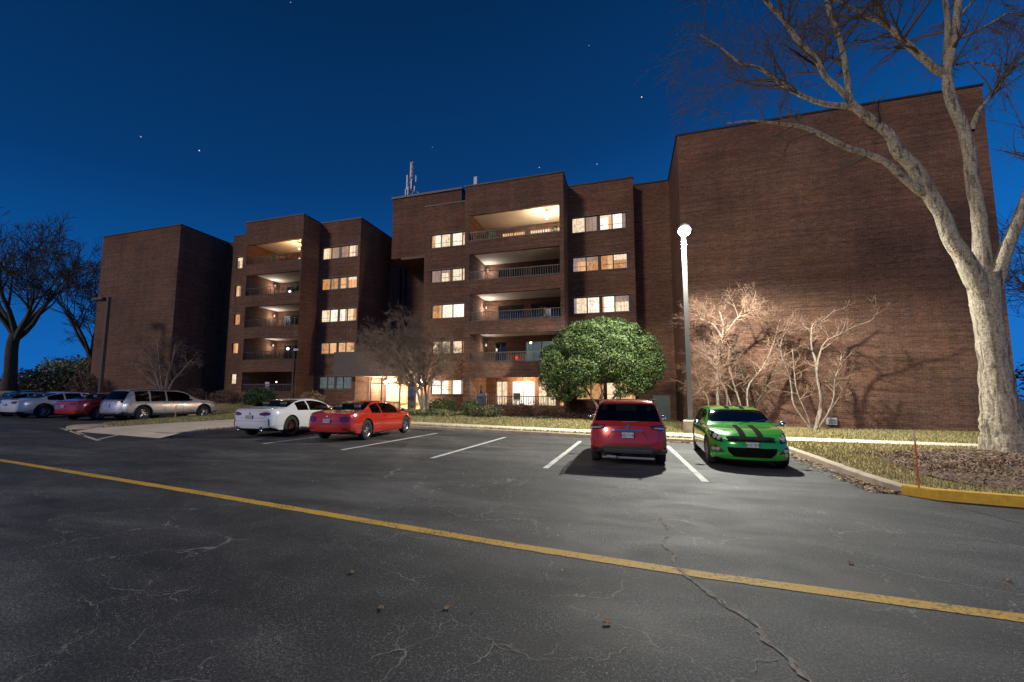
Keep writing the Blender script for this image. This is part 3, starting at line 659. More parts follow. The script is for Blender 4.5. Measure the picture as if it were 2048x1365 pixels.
# ================================================================== LAMP POSTS
M['pole']=m_flat('pole_bronze',(.10,.095,.09),.45,.3); M['poledark']=m_flat('pole_dark',(.09,.075,.06),.5,.3)
M['lens']=m_emit('lamp_lens',(.95,1,.97,1),60)
def lamp_post(x,y,z0,H,w,mat,label,lit):
    t=empty('lamp_post',(x,y,z0)); tag(t,label,'street lamp','lamp posts of the parking lot')
    m=MB(); m.lathe([(0,.0),(.28,.0),(.28,.45),(.24,.5),(0,.5)],20); m.build('footing',M['concrete'],t)
    m=MB(); m.box(-w/2,-w/2,.5,w/2,w/2,H); m.box(-w*.8,-w*.8,.5,w*.8,w*.8,.56); m.build('pole',mat,t)
    if lit:
        m=MB(); m.tube([(0,0,H-.1),(0,-.35,H+.02)],.05,8); m.build('arm',mat,t)
        h=MB(); h.lathe([(0,.26),(.1,.25),(.19,.19),(.22,.1),(.22,.05),(.19,.05),(.19,.09),(.1,.16),(0,.16)],24,(0,-.42,H-.12)); h.build('lamp_head',mat,t,smooth=True)
        b=MB(); b.lathe([(0,.15),(.13,.12),(.20,.06),(.235,-.02),(.225,-.12),(.18,-.2),(.1,-.25),(0,-.26)],24,(0,-.42,H-.12)); b.build('lamp_lens',M['lens'],t,smooth=True)
        l=bpy.data.lights.new('street_light','SPOT'); l.energy=11500; l.color=(.98,.97,.86); l.spot_size=R(174); l.spot_blend=.35; l.shadow_soft_size=.13
        o=bpy.data.objects.new('street_light',l); COL.objects.link(o); o.parent=t; o.location=(0,-.42,H-.42)
        l2=bpy.data.lights.new('street_glow','POINT'); l2.energy=260; l2.color=(1,.97,.88); l2.shadow_soft_size=.2
        o=bpy.data.objects.new('street_glow',l2); COL.objects.link(o); o.parent=t; o.location=(0,-.85,H-.3)
    else:
        m=MB(); m.tube([(0,0,H-.12),(-.5,-.05,H-.08)],.06,8); m.build('arm',mat,t)
        h=MB(); h.box(-1.45,-.3,H-.22,-.3,.28,H-.02); h.box(-1.38,-.24,H-.24,-.4,.22,H-.22); h.build('lamp_head',mat,t)
    return t
lamp_post(2.40,19.2,.13,8.38,.17,M['pole'],'tall square pole with the glaring white lamp behind the green car',True)
lamp_post(-38.9,22.6,.3,8.85,.21,M['poledark'],'unlit lamp post leaning into view before the far left brick wall',False)

# ================================================================== TREES AND SHRUBS
M['barkpale']=m_bark('bark_pale',(.10,.083,.062),(.37,.315,.235)); M['barkdark']=m_bark('bark_dark',(.03,.022,.016),(.10,.075,.055))
M['barktan']=m_bark('bark_tan',(.15,.12,.09),(.38,.31,.24),2); M['twig']=m_flat('twig',(.10,.07,.05),.9); M['twigfar']=m_flat('twig_far',(.06,.045,.035),.9); M['twigtan']=m_flat('twig_tan',(.30,.19,.13),.9); M['twiggrey']=m_flat('twig_grey',(.24,.18,.13),.9)
def grow(m, p, d, L, r, lv, rnd, droop=0., wob=.25, kids=(3,5), spread=.9, keep=.62, minr=.004, k=3, seg=5):
    pts=[Vector(p)]; d=Vector(d).normalized(); rad=[r]; st=[]
    for i in range(seg):
        d=(d+Vector((rnd.gauss(0,wob),rnd.gauss(0,wob),rnd.gauss(0,wob)-droop))*.5).normalized()
        pts.append(pts[-1]+d*L/seg); rad.append(max(minr,r*(1-.8*(i+1)/seg))); st.append(d.copy())
    m.tube(pts,rad,k if lv<2 else max(4,k),False)
    if lv<=0: return
    n=rnd.randint(*kids)
    for q in range(n):
        f=rnd.uniform(.25,1.0); i=min(seg-1,int(f*seg)); b=pts[i].lerp(pts[i+1],f*seg-i if f<1 else 1)
        ax=Vector((rnd.gauss(0,1),rnd.gauss(0,1),rnd.gauss(0,1))).cross(st[i]); 
        if ax.length<.05: continue
        nd=Matrix.Rotation(rnd.uniform(.35,spread),3,ax.normalized())@st[i]
        grow(m,b,nd,L*keep*rnd.uniform(.7,1.15),max(minr,rad[i]*.6),lv-1,rnd,droop,wob,kids,spread,keep,minr,k,max(3,seg-1))
def limb_path(pxs, Y0, Y1=None, jog=0, seed=0, base=None):
    """photo-traced limb laid at real depths that vary along it"""
    if Y1 is None: Y1=Y0
    n=len(pxs); pts=[]; rad=[]; rn=random.Random(seed)
    for i,(x,y,r) in enumerate(pxs):
        Y=lerp(Y0,Y1,i/(n-1)) ; pts.append(P(x,y,Y)); rad.append(r*PS(x,y,Y)*FPX/math.hypot(FPX,x-CX))
    if jog:
        rj=random.Random(seed+99)
        for i in range(1,n-1): pts[i]=pts[i]+Vector((rj.gauss(0,1),rj.gauss(0,1),rj.gauss(0,.6)))*jog
    # smooth resample (Catmull)
    out=[];ro=[]
    for i in range(n-1):
        a,b,c,d=pts[max(i-1,0)],pts[i],pts[i+1],pts[min(i+2,n-1)]
        for s in range(4):
            t=s/4; out.append(.5*((2*b)+(c-a)*t+(2*a-5*b+4*c-d)*t*t+(3*b-a-3*c+d)*t**3)); ro.append(lerp(rad[i],rad[i+1],t)*(1+rn.uniform(-.05,.05)))
    out.append(pts[-1]); ro.append(rad[-1]); return out,ro
def sprout(m,path,rad,n,L,lv,seed,t0=.2,droop=.05,**k):
    rn=random.Random(seed)
    for i in range(n):
        f=rn.uniform(t0,1); j=min(len(path)-2,int(f*(len(path)-1))); p=path[j]; t=(path[j+1]-path[j]).normalized()
        ax=Vector((rn.gauss(0,1),rn.gauss(0,1),rn.gauss(0,1))).cross(t)
        if ax.length<.05: continue
        nd=Matrix.Rotation(rn.uniform(.5,1.2),3,ax.normalized())@t
        grow(m,p,nd,L*rn.uniform(.6,1.3)*(1.1-.4*f),max(.006,min(rad[j]*.6,.055)),lv,rn,droop,**k)
# ---- the big tree at the right
bt=empty('bare_tree',(9.95,15.6,.12)); tag(bt,'huge pale barked leafless tree forking above the mulch bed at right','tree')
TB=P(2012,912,15.6)
trunk,tr=limb_path([(2016,918,66),(2013,900,56),(2008,870,49),(2003,840,45.5),(1996,780,38),(1987,720,33),(1980,670,32),(1972,620,33),(1968,580,37),(1966,550,38)],15.6,15.6,seed=1)
tm=MB()
K=40; rn=random.Random(2); ph=[rn.uniform(0,6) for _ in range(8)]
base=None
for i,(p,r) in enumerate(zip(trunk,tr)):
    for j in range(K):
        a=math.tau*j/K; h=p.z; fl=1+.10*max(0,1-h/1.2)*math.sin(5*a+ph[0])+.035*math.sin(3*a+h*.9+ph[1])+.022*math.sin(11*a+math.sin(h*1.4)*1.4+ph[2])+.016*math.sin(17*a-h*1.1+ph[3])
        tm.v.append((p.x+math.cos(a)*r*fl,p.y+math.sin(a)*r*fl,p.z))
for i in range(len(trunk)-1):
    for j in range(K): tm.fc(i*K+j,i*K+(j+1)%K,(i+1)*K+(j+1)%K,(i+1)*K+j)
LM=dict(
 A=([(1968,600,24),(1950,560,30),(1925,512,25),(1903,480,22),(1884,430,20),(1856,384,20),(1829,337,19),(1796,302,17),(1777,268,14),(1750,247,12),(1706,212,11)],15.5,15.0),
 A1=([(1712,216,10),(1684,183,8),(1651,154,7),(1633,121,7),(1596,81,6.5),(1567,40,6),(1530,0,5),(1500,-50,4)],15.0,14.2),
 A2=([(1708,214,9),(1699,194,8),(1693,147,7.5),(1684,95,7),(1668,48,6.5),(1655,8,6),(1650,-50,5)],15.0,15.4),
 A3=([(1706,213,9),(1655,209,7),(1618,198,6),(1574,176,5.5),(1545,154,5),(1516,136,4),(1479,125,3),(1440,95,2),(1400,70,1.5)],15.0,14.0),
 A4=([(1853,388,14),(1838,382,12),(1805,355,10.5),(1772,326,9),(1728,306,8.5),(1700,298,8),(1662,280,7),(1611,256,5.5),(1567,249,4),(1505,242,2.5),(1450,248,1.6)],15.3,14.0),
 B=([(1966,600,26),(1966,540,26),(1962,480,21),(1956,420,19),(1944,360,18),(1940,311,17),(1926,255,16),(1906,210,16),(1895,165,14),(1897,128,12),(1910,73,11),(1915,20,10),(1922,-50,9)],15.7,16.0),
 B1=([(1896,140,11),(1893,100,9),(1896,50,8),(1890,0,7),(1884,-50,6)],16.0,16.2),
 B2=([(1893,150,11),(1871,139,11),(1853,122,10.5),(1834,106,10),(1805,80,8.5),(1772,51,6.5),(1735,33,5),(1700,14,4),(1677,4,3.5),(1640,-20,3)],15.9,15.0),
 B3=([(1944,262,9),(1956,225,6.5),(1980,196,5),(1999,176,4.6),(2018,146,4),(2047,110,3.5),(2090,80,3)],15.9,16.8),
 B4=([(1914,130,5),(1945,126,3.4),(1981,132,3.2),(2003,154,3),(2008,175,2)],16.0,16.5),
 B5=([(1915,80,5),(1940,68,3.6),(1981,48,3.4),(2018,27,3),(2060,35,2)],16.0,16.6),
 B6=([(1914,40,5),(1930,20,4),(1960,-10,3),(1990,-40,2)],16.0,16.4),
 C=([(1984,600,22),(1996,550,22),(2012,500,19),(2034,447,17),(2052,400,16),(2080,330,15),(2110,260,13),(2150,180,10)],15.6,15.2),
 D=([(1772,51,4),(1755,20,4),(1740,-20,4)],15.4,15.2))
crown=MB(); tw=MB(); LP={}
for nm,(px,Y0,Y1) in LM.items():
    pth,rd=limb_path(px,Y0,Y1,seed=len(nm)*7+len(px)); rd=[q*.88 for q in rd]; LP[nm]=(pth,rd)
    tgt=tm if nm in ('A','B','C') else crown
    tgt.tube(pth,rd,16 if nm in('A','B','C') else 9,False)
tm.build('trunk',M['barkpale'],None,smooth=True).name='trunk'
tk=bpy.data.objects['trunk']; tk.parent=bt; tk.location=-Vector(bt.location)
sd=11
for nm,n,L,lv in (('A1',13,1.9,2),('A2',12,1.9,2),('A3',16,1.9,2),('A4',9,1.2,2),('A',4,1.0,1),('B1',6,1.8,2),('B2',16,1.7,2),('B',5,1.4,2),('B3',13,1.5,2),('B4',8,1.1,2),('B5',9,1.4,2),('B6',6,1.4,2),('C',9,1.6,2),('D',4,1.4,2)):
    sd+=3; sprout(tw,*LP[nm],int(n*1.1),L,lv,sd,t0=.3 if nm not in('A','B','C') else .55,droop=.04,wob=.22,kids=(4,6),spread=1.0,keep=.66,minr=.0045)
# spray of fine twigs falling away to the left over the blank wall
for i in range(26):
    rn=random.Random(i+50); p=P(rn.uniform(1370,1620),rn.uniform(20,240),rn.uniform(13.8,15)); 
    j=min((q for nm in('A1','A3','A4') for q in LP[nm][0]),key=lambda q:(q-p).length)
    mid=j.lerp(p,.5)+Vector((rn.gauss(0,.15),rn.gauss(0,.2),rn.gauss(0,.15)+.2)); d=(p-j)
    tw.tube([j,mid,p],[.012,.008,.004],4,False); grow(tw,mid,d+Vector((0,0,-.2)),d.length*.6,.006,1,rn,.05,.25,(4,6),1.0,.6,.003); grow(tw,p,d,.8,.005,2,rn,.06,.25,(3,5),1.0,.6,.003)
for mb_,nm,mt in ((crown,'limbs',M['barkpale']),(tw,'twigs',M['twig'])):
    o=mb_.build(nm,mt,bt,smooth=True); o.location=-Vector(bt.location)
# ---- generic bare tree
def tree(name,label,cat,x,y,z,H,r,seed,mats,nl=6,group=None,lean=(0,0),spread=.75,lv=4,fork=.3,limbL=.5,kids=(3,5),minr=.008,keep=.66):
    t=empty(name,(x,y,z)); tag(t,label,cat,group); rn=random.Random(seed)
    m=MB(); n=6; pts=[Vector((lean[0]*(i/n)**1.5+rn.gauss(0,.03)*i,lean[1]*(i/n)+rn.gauss(0,.03)*i,H*fork*i/n)) for i in range(n+1)]
    pts[0].z-=.2; m.tube(pts,[r*(1.35 if i==0 else 1.08 if i==1 else 1-.03*i) for i in range(n+1)],12,False); m.build('trunk',mats[0],t,smooth=True)
    c=MB(); top=pts[-1]
    for i in range(nl):
        a=math.tau*i/nl+rn.uniform(-.3,.3); s=spread*rn.uniform(.45,1.1); d=Vector((math.cos(a)*s,math.sin(a)*s,1))
        grow(c,top-Vector((0,0,rn.uniform(0,H*fork*.15))),d,H*limbL*rn.uniform(.8,1.1),r*.55,lv,rn,-.02,.16,kids,.75,keep,minr,4,6)
    c.build('crown',mats[1],t); return t
tree('bare_tree','big leafless tree with twisted limbs at the left edge','tree',-67.3,30,1.6,22.5,.62,4,(M['barkdark'],M['twigfar']),6,limbL=.40,fork=.30,lv=5,kids=(3,4),minr=.02,spread=1.0,group='leafless trees beyond the left lot')
tree('bare_tree','smaller leafless tree right beside the unlit lamp post','tree',-57.0,32,1.6,16.5,.32,9,(M['barkdark'],M['twigfar']),6,limbL=.42,fork=.26,lv=4,kids=(3,5),minr=.018,spread=.7,group='leafless trees beyond the left lot')
tree('bare_tree','leafless background tree between the two nearer left trees','tree',-66,40,2.2,14,.4,19,(M['barkdark'],M['twigfar']),6,limbL=.42,fork=.2,lv=4,kids=(3,4),minr=.02,spread=.8,group='leafless trees beyond the left lot')
tree('bare_tree','twiggy leafless tree behind the right end of the building','tree',25,30,0,15.5,.4,29,(M['barkdark'],M['twigfar']),7,limbL=.42,fork=.2,lv=4,kids=(3,5),minr=.01,spread=.9)
# ---- multi-stemmed shrubs by the right wall
def stems(name,label,cat,x,y,z,paths,seed,mat,tmat,L=.9,n=7,lv=2,group=None,t0=.45,kids=(3,5),minr=.004):
    t=empty(name,(x,y,z)); tag(t,label,cat,group); o0=Vector((x,y,z))
    for i,pp in enumerate(paths):
        px,Y0,Y1=pp; pth,rd=limb_path(px,Y0,Y1,seed=seed+i,jog=.035); rd=[q*(1+.16*math.sin(k_*1.9+i)) for k_,q in enumerate(rd)]; pth=[q-o0 for q in pth]
        m=MB(); m.tube(pth,rd,7,False); m.build('stem',mat,t,smooth=True)
        c=MB(); sprout(c,pth,rd,n,L,lv,seed*5+i,t0=t0,droop=-.03,wob=.3,kids=kids,spread=1.1,keep=.6,minr=minr); c.build('twigs',tmat,t)
b0=P(1636,864,23.3)
stems('bare_shrub','small multi-stemmed bare tree with pale curving trunks before the blank wall','shrub',b0.x,23.3,.12,[
 ([(1630,862,3.5),(1634,840,3.6),(1640,800,3.6),(1641,780,3.4),(1633,750,3),(1628,720,2.8),(1624,700,2.4),(1623,670,2.2),(1626,650,1.9),(1645,640,1.5),(1670,620,1.2)],23.3,23.3),
 ([(1633,858,3),(1640,820,3.2),(1643,785,3),(1634,742,2.8),(1640,700,2.4),(1655,680,2),(1680,670,1.8),(1705,655,1.5),(1740,640,1.2),(1755,625,.9)],23.3,22.8),
 ([(1622,860,2),(1600,835,2),(1588,810,1.8),(1583,780,1.8),(1575,750,1.6),(1566,715,1.6),(1563,690,1.5),(1572,665,1.3),(1590,640,1)],23.3,23.6),
 ([(1622,858,1.5),(1612,830,1.4),(1600,790,1.3),(1590,750,1.2),(1585,700,1)],23.3,22.9),
 ([(1636,858,2.2),(1655,830,2),(1667,795,2),(1668,760,1.8),(1674,735,1.6),(1683,710,1.1)],23.3,23.0),
 ([(1637,856,2),(1660,825,1.6),(1678,795,1.4),(1686,775,1)],23.3,23.6)],3,M['barktan'],M['twigtan'],.8,13,2,minr=.003)
b0=P(1440,845,23.2)
stems('bare_shrub','largest bare shrub with frosty twigs behind the green car','shrub',b0.x,23.2,.12,[
 ([(1440,850,3.6),(1438,800,3.4),(1438,750,3.2),(1440,700,3),(1446,665,2.6),(1448,650,2.2),(1440,625,1.6)],23.2,23.2),
 ([(1446,850,2),(1452,800,1.8),(1440,760,1.8),(1425,725,1.5),(1400,705,1)],23.2,23.0),
 ([(1470,850,2),(1458,800,1.7),(1445,760,1.6),(1432,725,1.4),(1415,690,1)],23.2,23.6),
 ([(1490,850,2.2),(1480,810,2),(1465,760,1.7),(1455,720,1.5),(1460,690,1)],23.2,23.4),
 ([(1450,670,2),(1470,640,1.8),(1490,625,1.5),(1510,615,1)],23.2,23.0),
 ([(1446,680,2),(1428,650,1.8),(1405,640,1.5),(1388,628,1)],23.2,23.4),
 ([(1500,850,2),(1495,780,1.8),(1520,740,1.5),(1540,700,1.2),(1560,640,1)],23.2,23.6),
 ([(1420,850,1.6),(1415,800,1.4),(1402,770,1.2),(1390,740,.9)],23.2,23.0)],13,M['barktan'],M['twigtan'],1.0,25,2,t0=.4,kids=(4,6),minr=.003)
b0=P(1515,850,23.9)
stems('bare_shrub','dark stemmed bare shrub between the two pale ones at the wall','shrub',b0.x,23.9,.12,[
 ([(1500,850,3.5),(1512,810,3.4),(1527,780,3),(1545,745,2.6),(1562,710,2)],23.9,23.9),
 ([(1505,850,2),(1495,800,2),(1490,760,1.6),(1480,730,1.2)],23.9,24.1)],23,M['barkdark'],M['twiggrey'],.9,10,2,t0=.3)
b0=P(1742,862,24.0)
# ---- clipped bare tree at the entrance
b0=P(852,826,25.5)
SP=[([(846,828,3.12),(840,800,2.86),(834,778,2.60),(822,755,2.34),(800,742,1.87),(770,728,1.35),(745,715,0.94)],25.5,25.0),
 ([(850,828,3.38),(845,790,2.86),(842,765,2.39),(838,740,2.08),(822,705,1.56),(812,670,1.14),(806,640,0.78)],25.5,25.5),
 ([(854,828,3.12),(852,790,2.60),(850,760,2.18),(856,730,1.66),(865,695,1.25),(872,660,0.83)],25.5,25.9),
 ([(850,828,2.60),(838,790,2.08),(826,765,1.77),(810,735,1.46),(790,700,1.04),(765,665,0.73)],25.5,24.6),
 ([(856,828,2.34),(858,780,1.82),(868,752,1.46),(885,728,0.99),(898,705,0.62)],25.5,25.2),
 ([(853,800,1.82),(846,760,1.56),(835,720,1.35),(842,680,1.04),(845,640,0.62)],25.5,26.4),
 ([(846,790,1.56),(830,750,1.25),(800,710,1.04),(775,690,0.83),(740,680,0.52)],25.5,26.2),
 ([(846,780,1.56),(820,735,1.25),(790,715,1.04),(760,700,0.83),(725,690,0.52)],25.5,24.4)]
stems('clipped_tree','bare clipped tree with a dome of dense twigs beside the entrance','tree',b0.x,25.5,.3,SP,33,M['barktan'],M['twiggrey'],1.35,34,3,t0=.3,kids=(4,5),minr=.0042)
# ---- bare vase shrub before the left block
b0=P(326,800,25.0)
SP=[([(326,800,2.2),(318,765,2),(305,730,1.5),(290,700,1)],25,24.8),([(328,800,2.2),(322,760,2),(318,720,1.5),(315,680,1)],25,25.1),([(330,800,2.2),(334,760,2),(345,720,1.5),(350,690,1)],25,25.0),
 ([(330,800,2.2),(345,765,2),(365,740,1.6),(383,720,1)],25,25.2),([(325,800,2),(305,765,1.6),(285,745,1.2),(268,730,1)],25,25.1)]
stems('vase_shrub','bare vase-shaped shrub at the corner of the far left brick block','shrub',b0.x,25.0,.8,SP,43,M['barktan'],M['twiggrey'],1.5,11,2,t0=.3,kids=(3,5),minr=.007)
# ---- leafy plants
def foliage(m,c,rad,n,size,rn,shell=.55,nm=3,low=-1):
    for i in range(n):
        while True:
            v=Vector((rn.gauss(0,1),rn.gauss(0,1),rn.gauss(0,1))).normalized()
            if v.z>low: break
        q=shell+(1-shell)*rn.random()**.5
        lump=1+.13*math.sin(v.x*5+c[0])*math.cos(v.z*6+c[1])+.1*math.sin(v.y*7+v.z*4)
        p=Vector((c[0]+v.x*rad[0]*q*lump,c[1]+v.y*rad[1]*q*lump,c[2]+v.z*rad[2]*q*lump))
        a=Vector((rn.gauss(0,1),rn.gauss(0,1),rn.gauss(0,.7))).normalized(); b=(v+Vector((rn.gauss(0,.5),rn.gauss(0,.5),rn.gauss(0,.5)))).normalized().cross(a)
        if b.length<.1: continue
        b.normalize(); s=size*rn.uniform(.5,1.55); m.mi=(rn.randrange(nm) if rn.random()<.35 else int((math.sin(v.x*7+c[0]*3)+math.sin(v.z*8+c[2]*2)+math.sin(v.y*6)+3)/6.01*nm))
        m.quad(p-a*s,p-b*s*.45,p+a*s,p+b*s*.45)
LEAF=[m_leafy('holly_dark',(.018,.042,.012),(.035,.07,.02),.62),m_leafy('holly_mid',(.035,.07,.016),(.065,.105,.022),.6),m_leafy('holly_light',(.07,.115,.026),(.11,.15,.04),.62)]
mg=empty('holly_tree',(-1.35,24,.15)); tag(mg,'round clipped evergreen tree with glossy leaves before the right wing','tree'); rn=random.Random(8)
m=MB(); m.tube([(.0,0,0),(.05,0,.7),(.0,0,1.3),(.3,.1,2.0)],[.13,.11,.1,.06],9,False); m.tube([(0,0,.2),(-.25,.05,1.0),(-.9,0,2.0)],[.09,.07,.04],8,False); m.tube([(.03,0,.3),(.5,0,1.1),(1.3,.1,2.2)],[.08,.06,.04],8,False); m.tube([(0,0,.4),(.1,-.2,1.4),(0,-.6,2.6)],[.06,.05,.03],7,False); m.build('trunk',M['barkdark'],mg,smooth=True)
m=MB()
random.seed(3)
CL=[(2.9,.1,2.7,.35,.4,.3),(-2.95,.1,3.3,.35,.4,.4),(.1,0,5.75,.4,.4,.25),(1.7,0,5.25,.4,.4,.3),(-1.9,0,5.1,.4,.4,.3),(1.1,-.2,1.75,.5,.4,.3),(-1.0,-.2,1.65,.4,.4,.3),(-2.4,0,3.3,1.15,1.2,1.35),(-2.1,.1,2.3,1.0,1.0,.9),(-1.5,0,4.4,1.3,1.2,1.1),(-.3,0,4.95,1.5,1.3,1.0),(1.0,0,4.8,1.3,1.2,1.0),(2.1,0,4.1,1.15,1.1,1.15),(2.5,0,3.1,.95,1.0,1.1),(1.5,0,2.4,1.1,1.0,.8),(.4,-.2,3.6,1.6,1.5,1.2),(-1.0,-.3,3.0,1.4,1.4,1.3),(1.2,-.4,3.3,1.3,1.2,1.1),(-1.3,-.1,2.0,.8,.8,.6),(2.2,0,2.3,.7,.7,.55),(0,.2,2.7,1.2,1.0,.6),(-2.75,0,2.6,.75,.9,1.0),(-2.3,0,1.75,.8,.8,.5),(-1.9,0,1.5,.6,.6,.35),(2.75,0,3.4,.6,.8,.9),(-2.6,0,3.9,.7,.8,.7),(-.9,0,5.25,1.1,1,.6),(.6,0,5.3,1.1,1,.55),(1.9,0,1.95,.7,.6,.4),(-.6,-.6,4.2,1,1,.9),(.9,-.7,4.3,1,1,.8)]
for c in CL: foliage(m,(c[0],c[1],c[2]-.15),(c[3]*.82,c[4]*.9,c[5]*.8),int(3300*c[3]*c[5]),.052,rn,.55,3)
m.build('crown',LEAF,mg)
def bush(name,label,cat,x,y,z,rx,ry,rz,n,size,mats,seed,group=None,parts=1):
    t=empty(name,(x,y,z)); tag(t,label,cat,group); rn=random.Random(seed); m=MB()
    for i in range(parts):
        dx=(i-(parts-1)/2)*rx*1.5/parts if parts>1 else 0
        foliage(m,(dx,0,rz*.45),(rx/(1 if parts==1 else parts*.62),ry,rz*.62),n//parts,size,rn,.45,len(mats),-.75)
    m.build('foliage',mats,t)
    s=MB(); 
    for i in range(7):
        a=rn.uniform(0,6.28); s.tube([(rx*.2*math.cos(a),ry*.2*math.sin(a),-.05),(rx*.6*math.cos(a),ry*.6*math.sin(a),rz*.7)],[.02,.008],4,False)
    s.build('stems',M['twig'],t); return t
HD=[LEAF[0],LEAF[1],m_leafy('hedge_light',(.07,.1,.03),(.1,.13,.045),.5)]
RD=[m_flat('bramble_red',(.12,.055,.04),.9),m_flat('bramble_tan',(.24,.15,.09),.9),m_flat('bramble_brown',(.08,.05,.035),.9)]
GV=[m_leafy('liriope_green',(.10,.14,.04),(.17,.2,.07)),m_leafy('liriope_straw',(.25,.24,.1),(.33,.29,.13)),HD[1]]
EV='evergreen mounds along the building'
bush('box_bush','rounded green boxwood left of the brick bay, second from the clipped tree','bush',-11.7,26.7,.3,1.0,.6,1.05,2600,.05,HD,1,EV)
bush('box_bush','small dark boxwood tucked against the clipped tree side','bush',-13.0,27.6,.35,.65,.5,.9,1200,.05,HD,2,EV)
bush('box_bush','dark boxwood at the left corner of the ground floor balcony','bush',-9.2,25.2,.25,.75,.55,1.0,2200,.05,HD,3,EV)
bush('evergreen_shrub','dark low shrub with grey fronds in front of the ground balcony','bush',-8.0,24.5,.2,.95,.6,.75,2200,.05,[HD[0],HD[1],RD[1]],4)
bush('hedge','bright green hedge beneath the left wing ground balcony','hedge',-26.2,25.6,.75,1.55,.7,1.15,4200,.07,[LEAF[1],m_leafy('hg',(.03,.09,.02),(.05,.12,.03)),LEAF[0]],5)
bush('groundcover_clump','pale grassy groundcover bank beneath the clipped tree','ground cover',-11.8,24.6,.2,2.3,.7,.5,3600,.06,GV,6)
bush('bramble','reddish bare bramble mass under the ground floor railing','shrub',-6.2,25.6,.2,2.0,.6,.95,3600,.045,RD,7,parts=2)
bush('bramble','brown bramble strip between balcony and evergreen tree trunk','shrub',-3.2,25.7,.15,1.4,.6,.8,2400,.045,RD,8)
bush('tuft','small pale green tuft low on the leaf litter','plant',-4.6,24.4,.15,.28,.25,.3,260,.04,GV,9)
bush('bramble','red-brown bare bushes left of the bright hedge','shrub',-30.0,25.8,.8,1.6,.7,1.0,2600,.05,RD,10)
bush('bramble','dark rusty bush at the left wing corner nearest the silver car','shrub',-32.9,25.6,.85,1.3,.7,1.1,2200,.05,[RD[0],RD[2],RD[2]],11)
bush('bramble','yellowish bare bush right of the left wing corner','shrub',-21.8,26.0,.5,1.1,.7,1.25,2000,.05,[RD[1],LF[2],RD[2]],12)
bush('bramble','reddish twiggy bush hugging the far left brick wall','shrub',-44.6,24.6,.9,2.0,.7,2.3,3800,.07,[RD[0],RD[1],RD[2]],13)
bush('tuft','grassy tuft at the brick pier by the clipped tree','plant',-14.6,25.8,.3,.9,.5,.4,900,.05,GV,14)
bush('bramble','dark bramble behind the red utility vehicle','shrub',-1.5,25.4,.1,1.9,.6,.85,2400,.045,[RD[0],RD[2],RD[1]],15)
HB=[LEAF[0],m_leafy('bgreen',(.015,.03,.01),(.03,.05,.015)),RD[2]]
bush('hedge','long dark hedge behind the parked cars at far left','hedge',-68,36.5,1.4,17,1.8,3.2,11000,.17,HB,16,parts=7)
bush('thicket','tangled brown brush between the left trees and the brick block','shrub',-55,33.5,1.4,5.5,1.8,5.2,7000,.13,[RD[2],RD[1],m_flat('brush',(.13,.09,.06),.9)],17,parts=3)
bush('hedge','sunlit looking yellow-green shrubbery on the rise at far left','hedge',-92,52,3.0,16,3,5.0,8000,.25,[GV[0],GV[1],HD[2]],18,parts=4)
bush('thicket','dark leafy undergrowth behind the big tree at the right edge','shrub',19.5,25.5,-.1,2.6,1.5,5.5,9000,.09,[HB[0],HB[1],RD[2],RD[0]],19)
# ---- utility things
t=MB(); t.box(-.5,-.16,0,.5,.16,1.6); t.box(-.53,-.19,1.6,.53,.19,1.66); t.box(-.46,-.18,.1,-.02,-.161,1.5); t.box(.02,-.18,.1,.46,-.161,1.5)
o=t.build('utility_cabinet',m_flat('cabinet_grey',(.17,.19,.17),.6,.1,3,.15)); o.location=(2.08,29.75,0); tag(o,'grey-green utility cabinet against the recessed brick wall','cabinet')
t=empty('wall_vent',(9.2,24.74,.3)); tag(t,'small white vent box low on the blank wall by the shrub','vent')
a=MB(); a.box(-.19,-.08,0,.19,.06,.32); a.build('housing',M['galv'],t); a=MB(); 
for i in range(5): a.box(-.15,-.1,.05+i*.05,.15,-.081,.07+i*.05)
a.build('louvre',M['steel'],t)
def stake(x,y,z,h,r,label,c1,c2):
    t=empty('marker_stake',(x,y,z)); tag(t,label,'stake')
    a=MB(); a.tube([(0,0,-.05),(0,0,h*.78)],r,6); a.build('rod',m_flat('stake_orange',c1,.6),t); b=MB(); b.tube([(0,0,h*.78),(0,0,h)],r*1.15,6); b.build('tip',m_flat('stake_tip',c2,.6),t)
stake(4.28,8.62,.14,.88,.011,'thin orange marker rod with pale tip behind the yellow kerb',(.6,.12,.03),(.65,.5,.35))
stake(-24.3,17.9,.14,.75,.02,'short yellow stake on the grass strip before the silver car',(.55,.34,.06),(.5,.3,.06))
# things on balconies
o=MB(); o.lathe([(0,0),(.13,.0),(.2,.14),(.21,.34),(.14,.5),(.05,.56),(0,.56)],14); o=o.build('hanging_lantern',m_flat('lantern_red',(.55,.02,.015),.5),smooth=True); o.location=(-6.68,26.7,3.78); o.scale=(.6,.6,.62); tag(o,'bright red lantern tied to the second floor railing','lantern')
def pot(x,y,z,s,label,seed):
    t=empty('potted_plant',(x,y,z)); tag(t,label,'plant','plants on the balconies'); a=MB(); a.lathe([(0,0),(.12*s,0),(.17*s,.26*s),(.15*s,.26*s),(0,.22*s)],12); a.build('pot',m_flat('terracotta',(.22,.10,.06),.8),t)
    rn=random.Random(seed); b=MB(); foliage(b,(0,0,.5*s),(.28*s,.28*s,.38*s),260,.05,rn,.2,2); b.build('foliage',HD[:2],t)
pot(-9.4,27.4,11.98,1.3,'bushy plant at the left end of the top right balcony',1); pot(-8.6,27.3,11.98,1.1,'second plant from the left on the top right balcony',2); pot(-4.3,27.4,11.98,1.1,'plant at the bright end of the top right balcony',3)
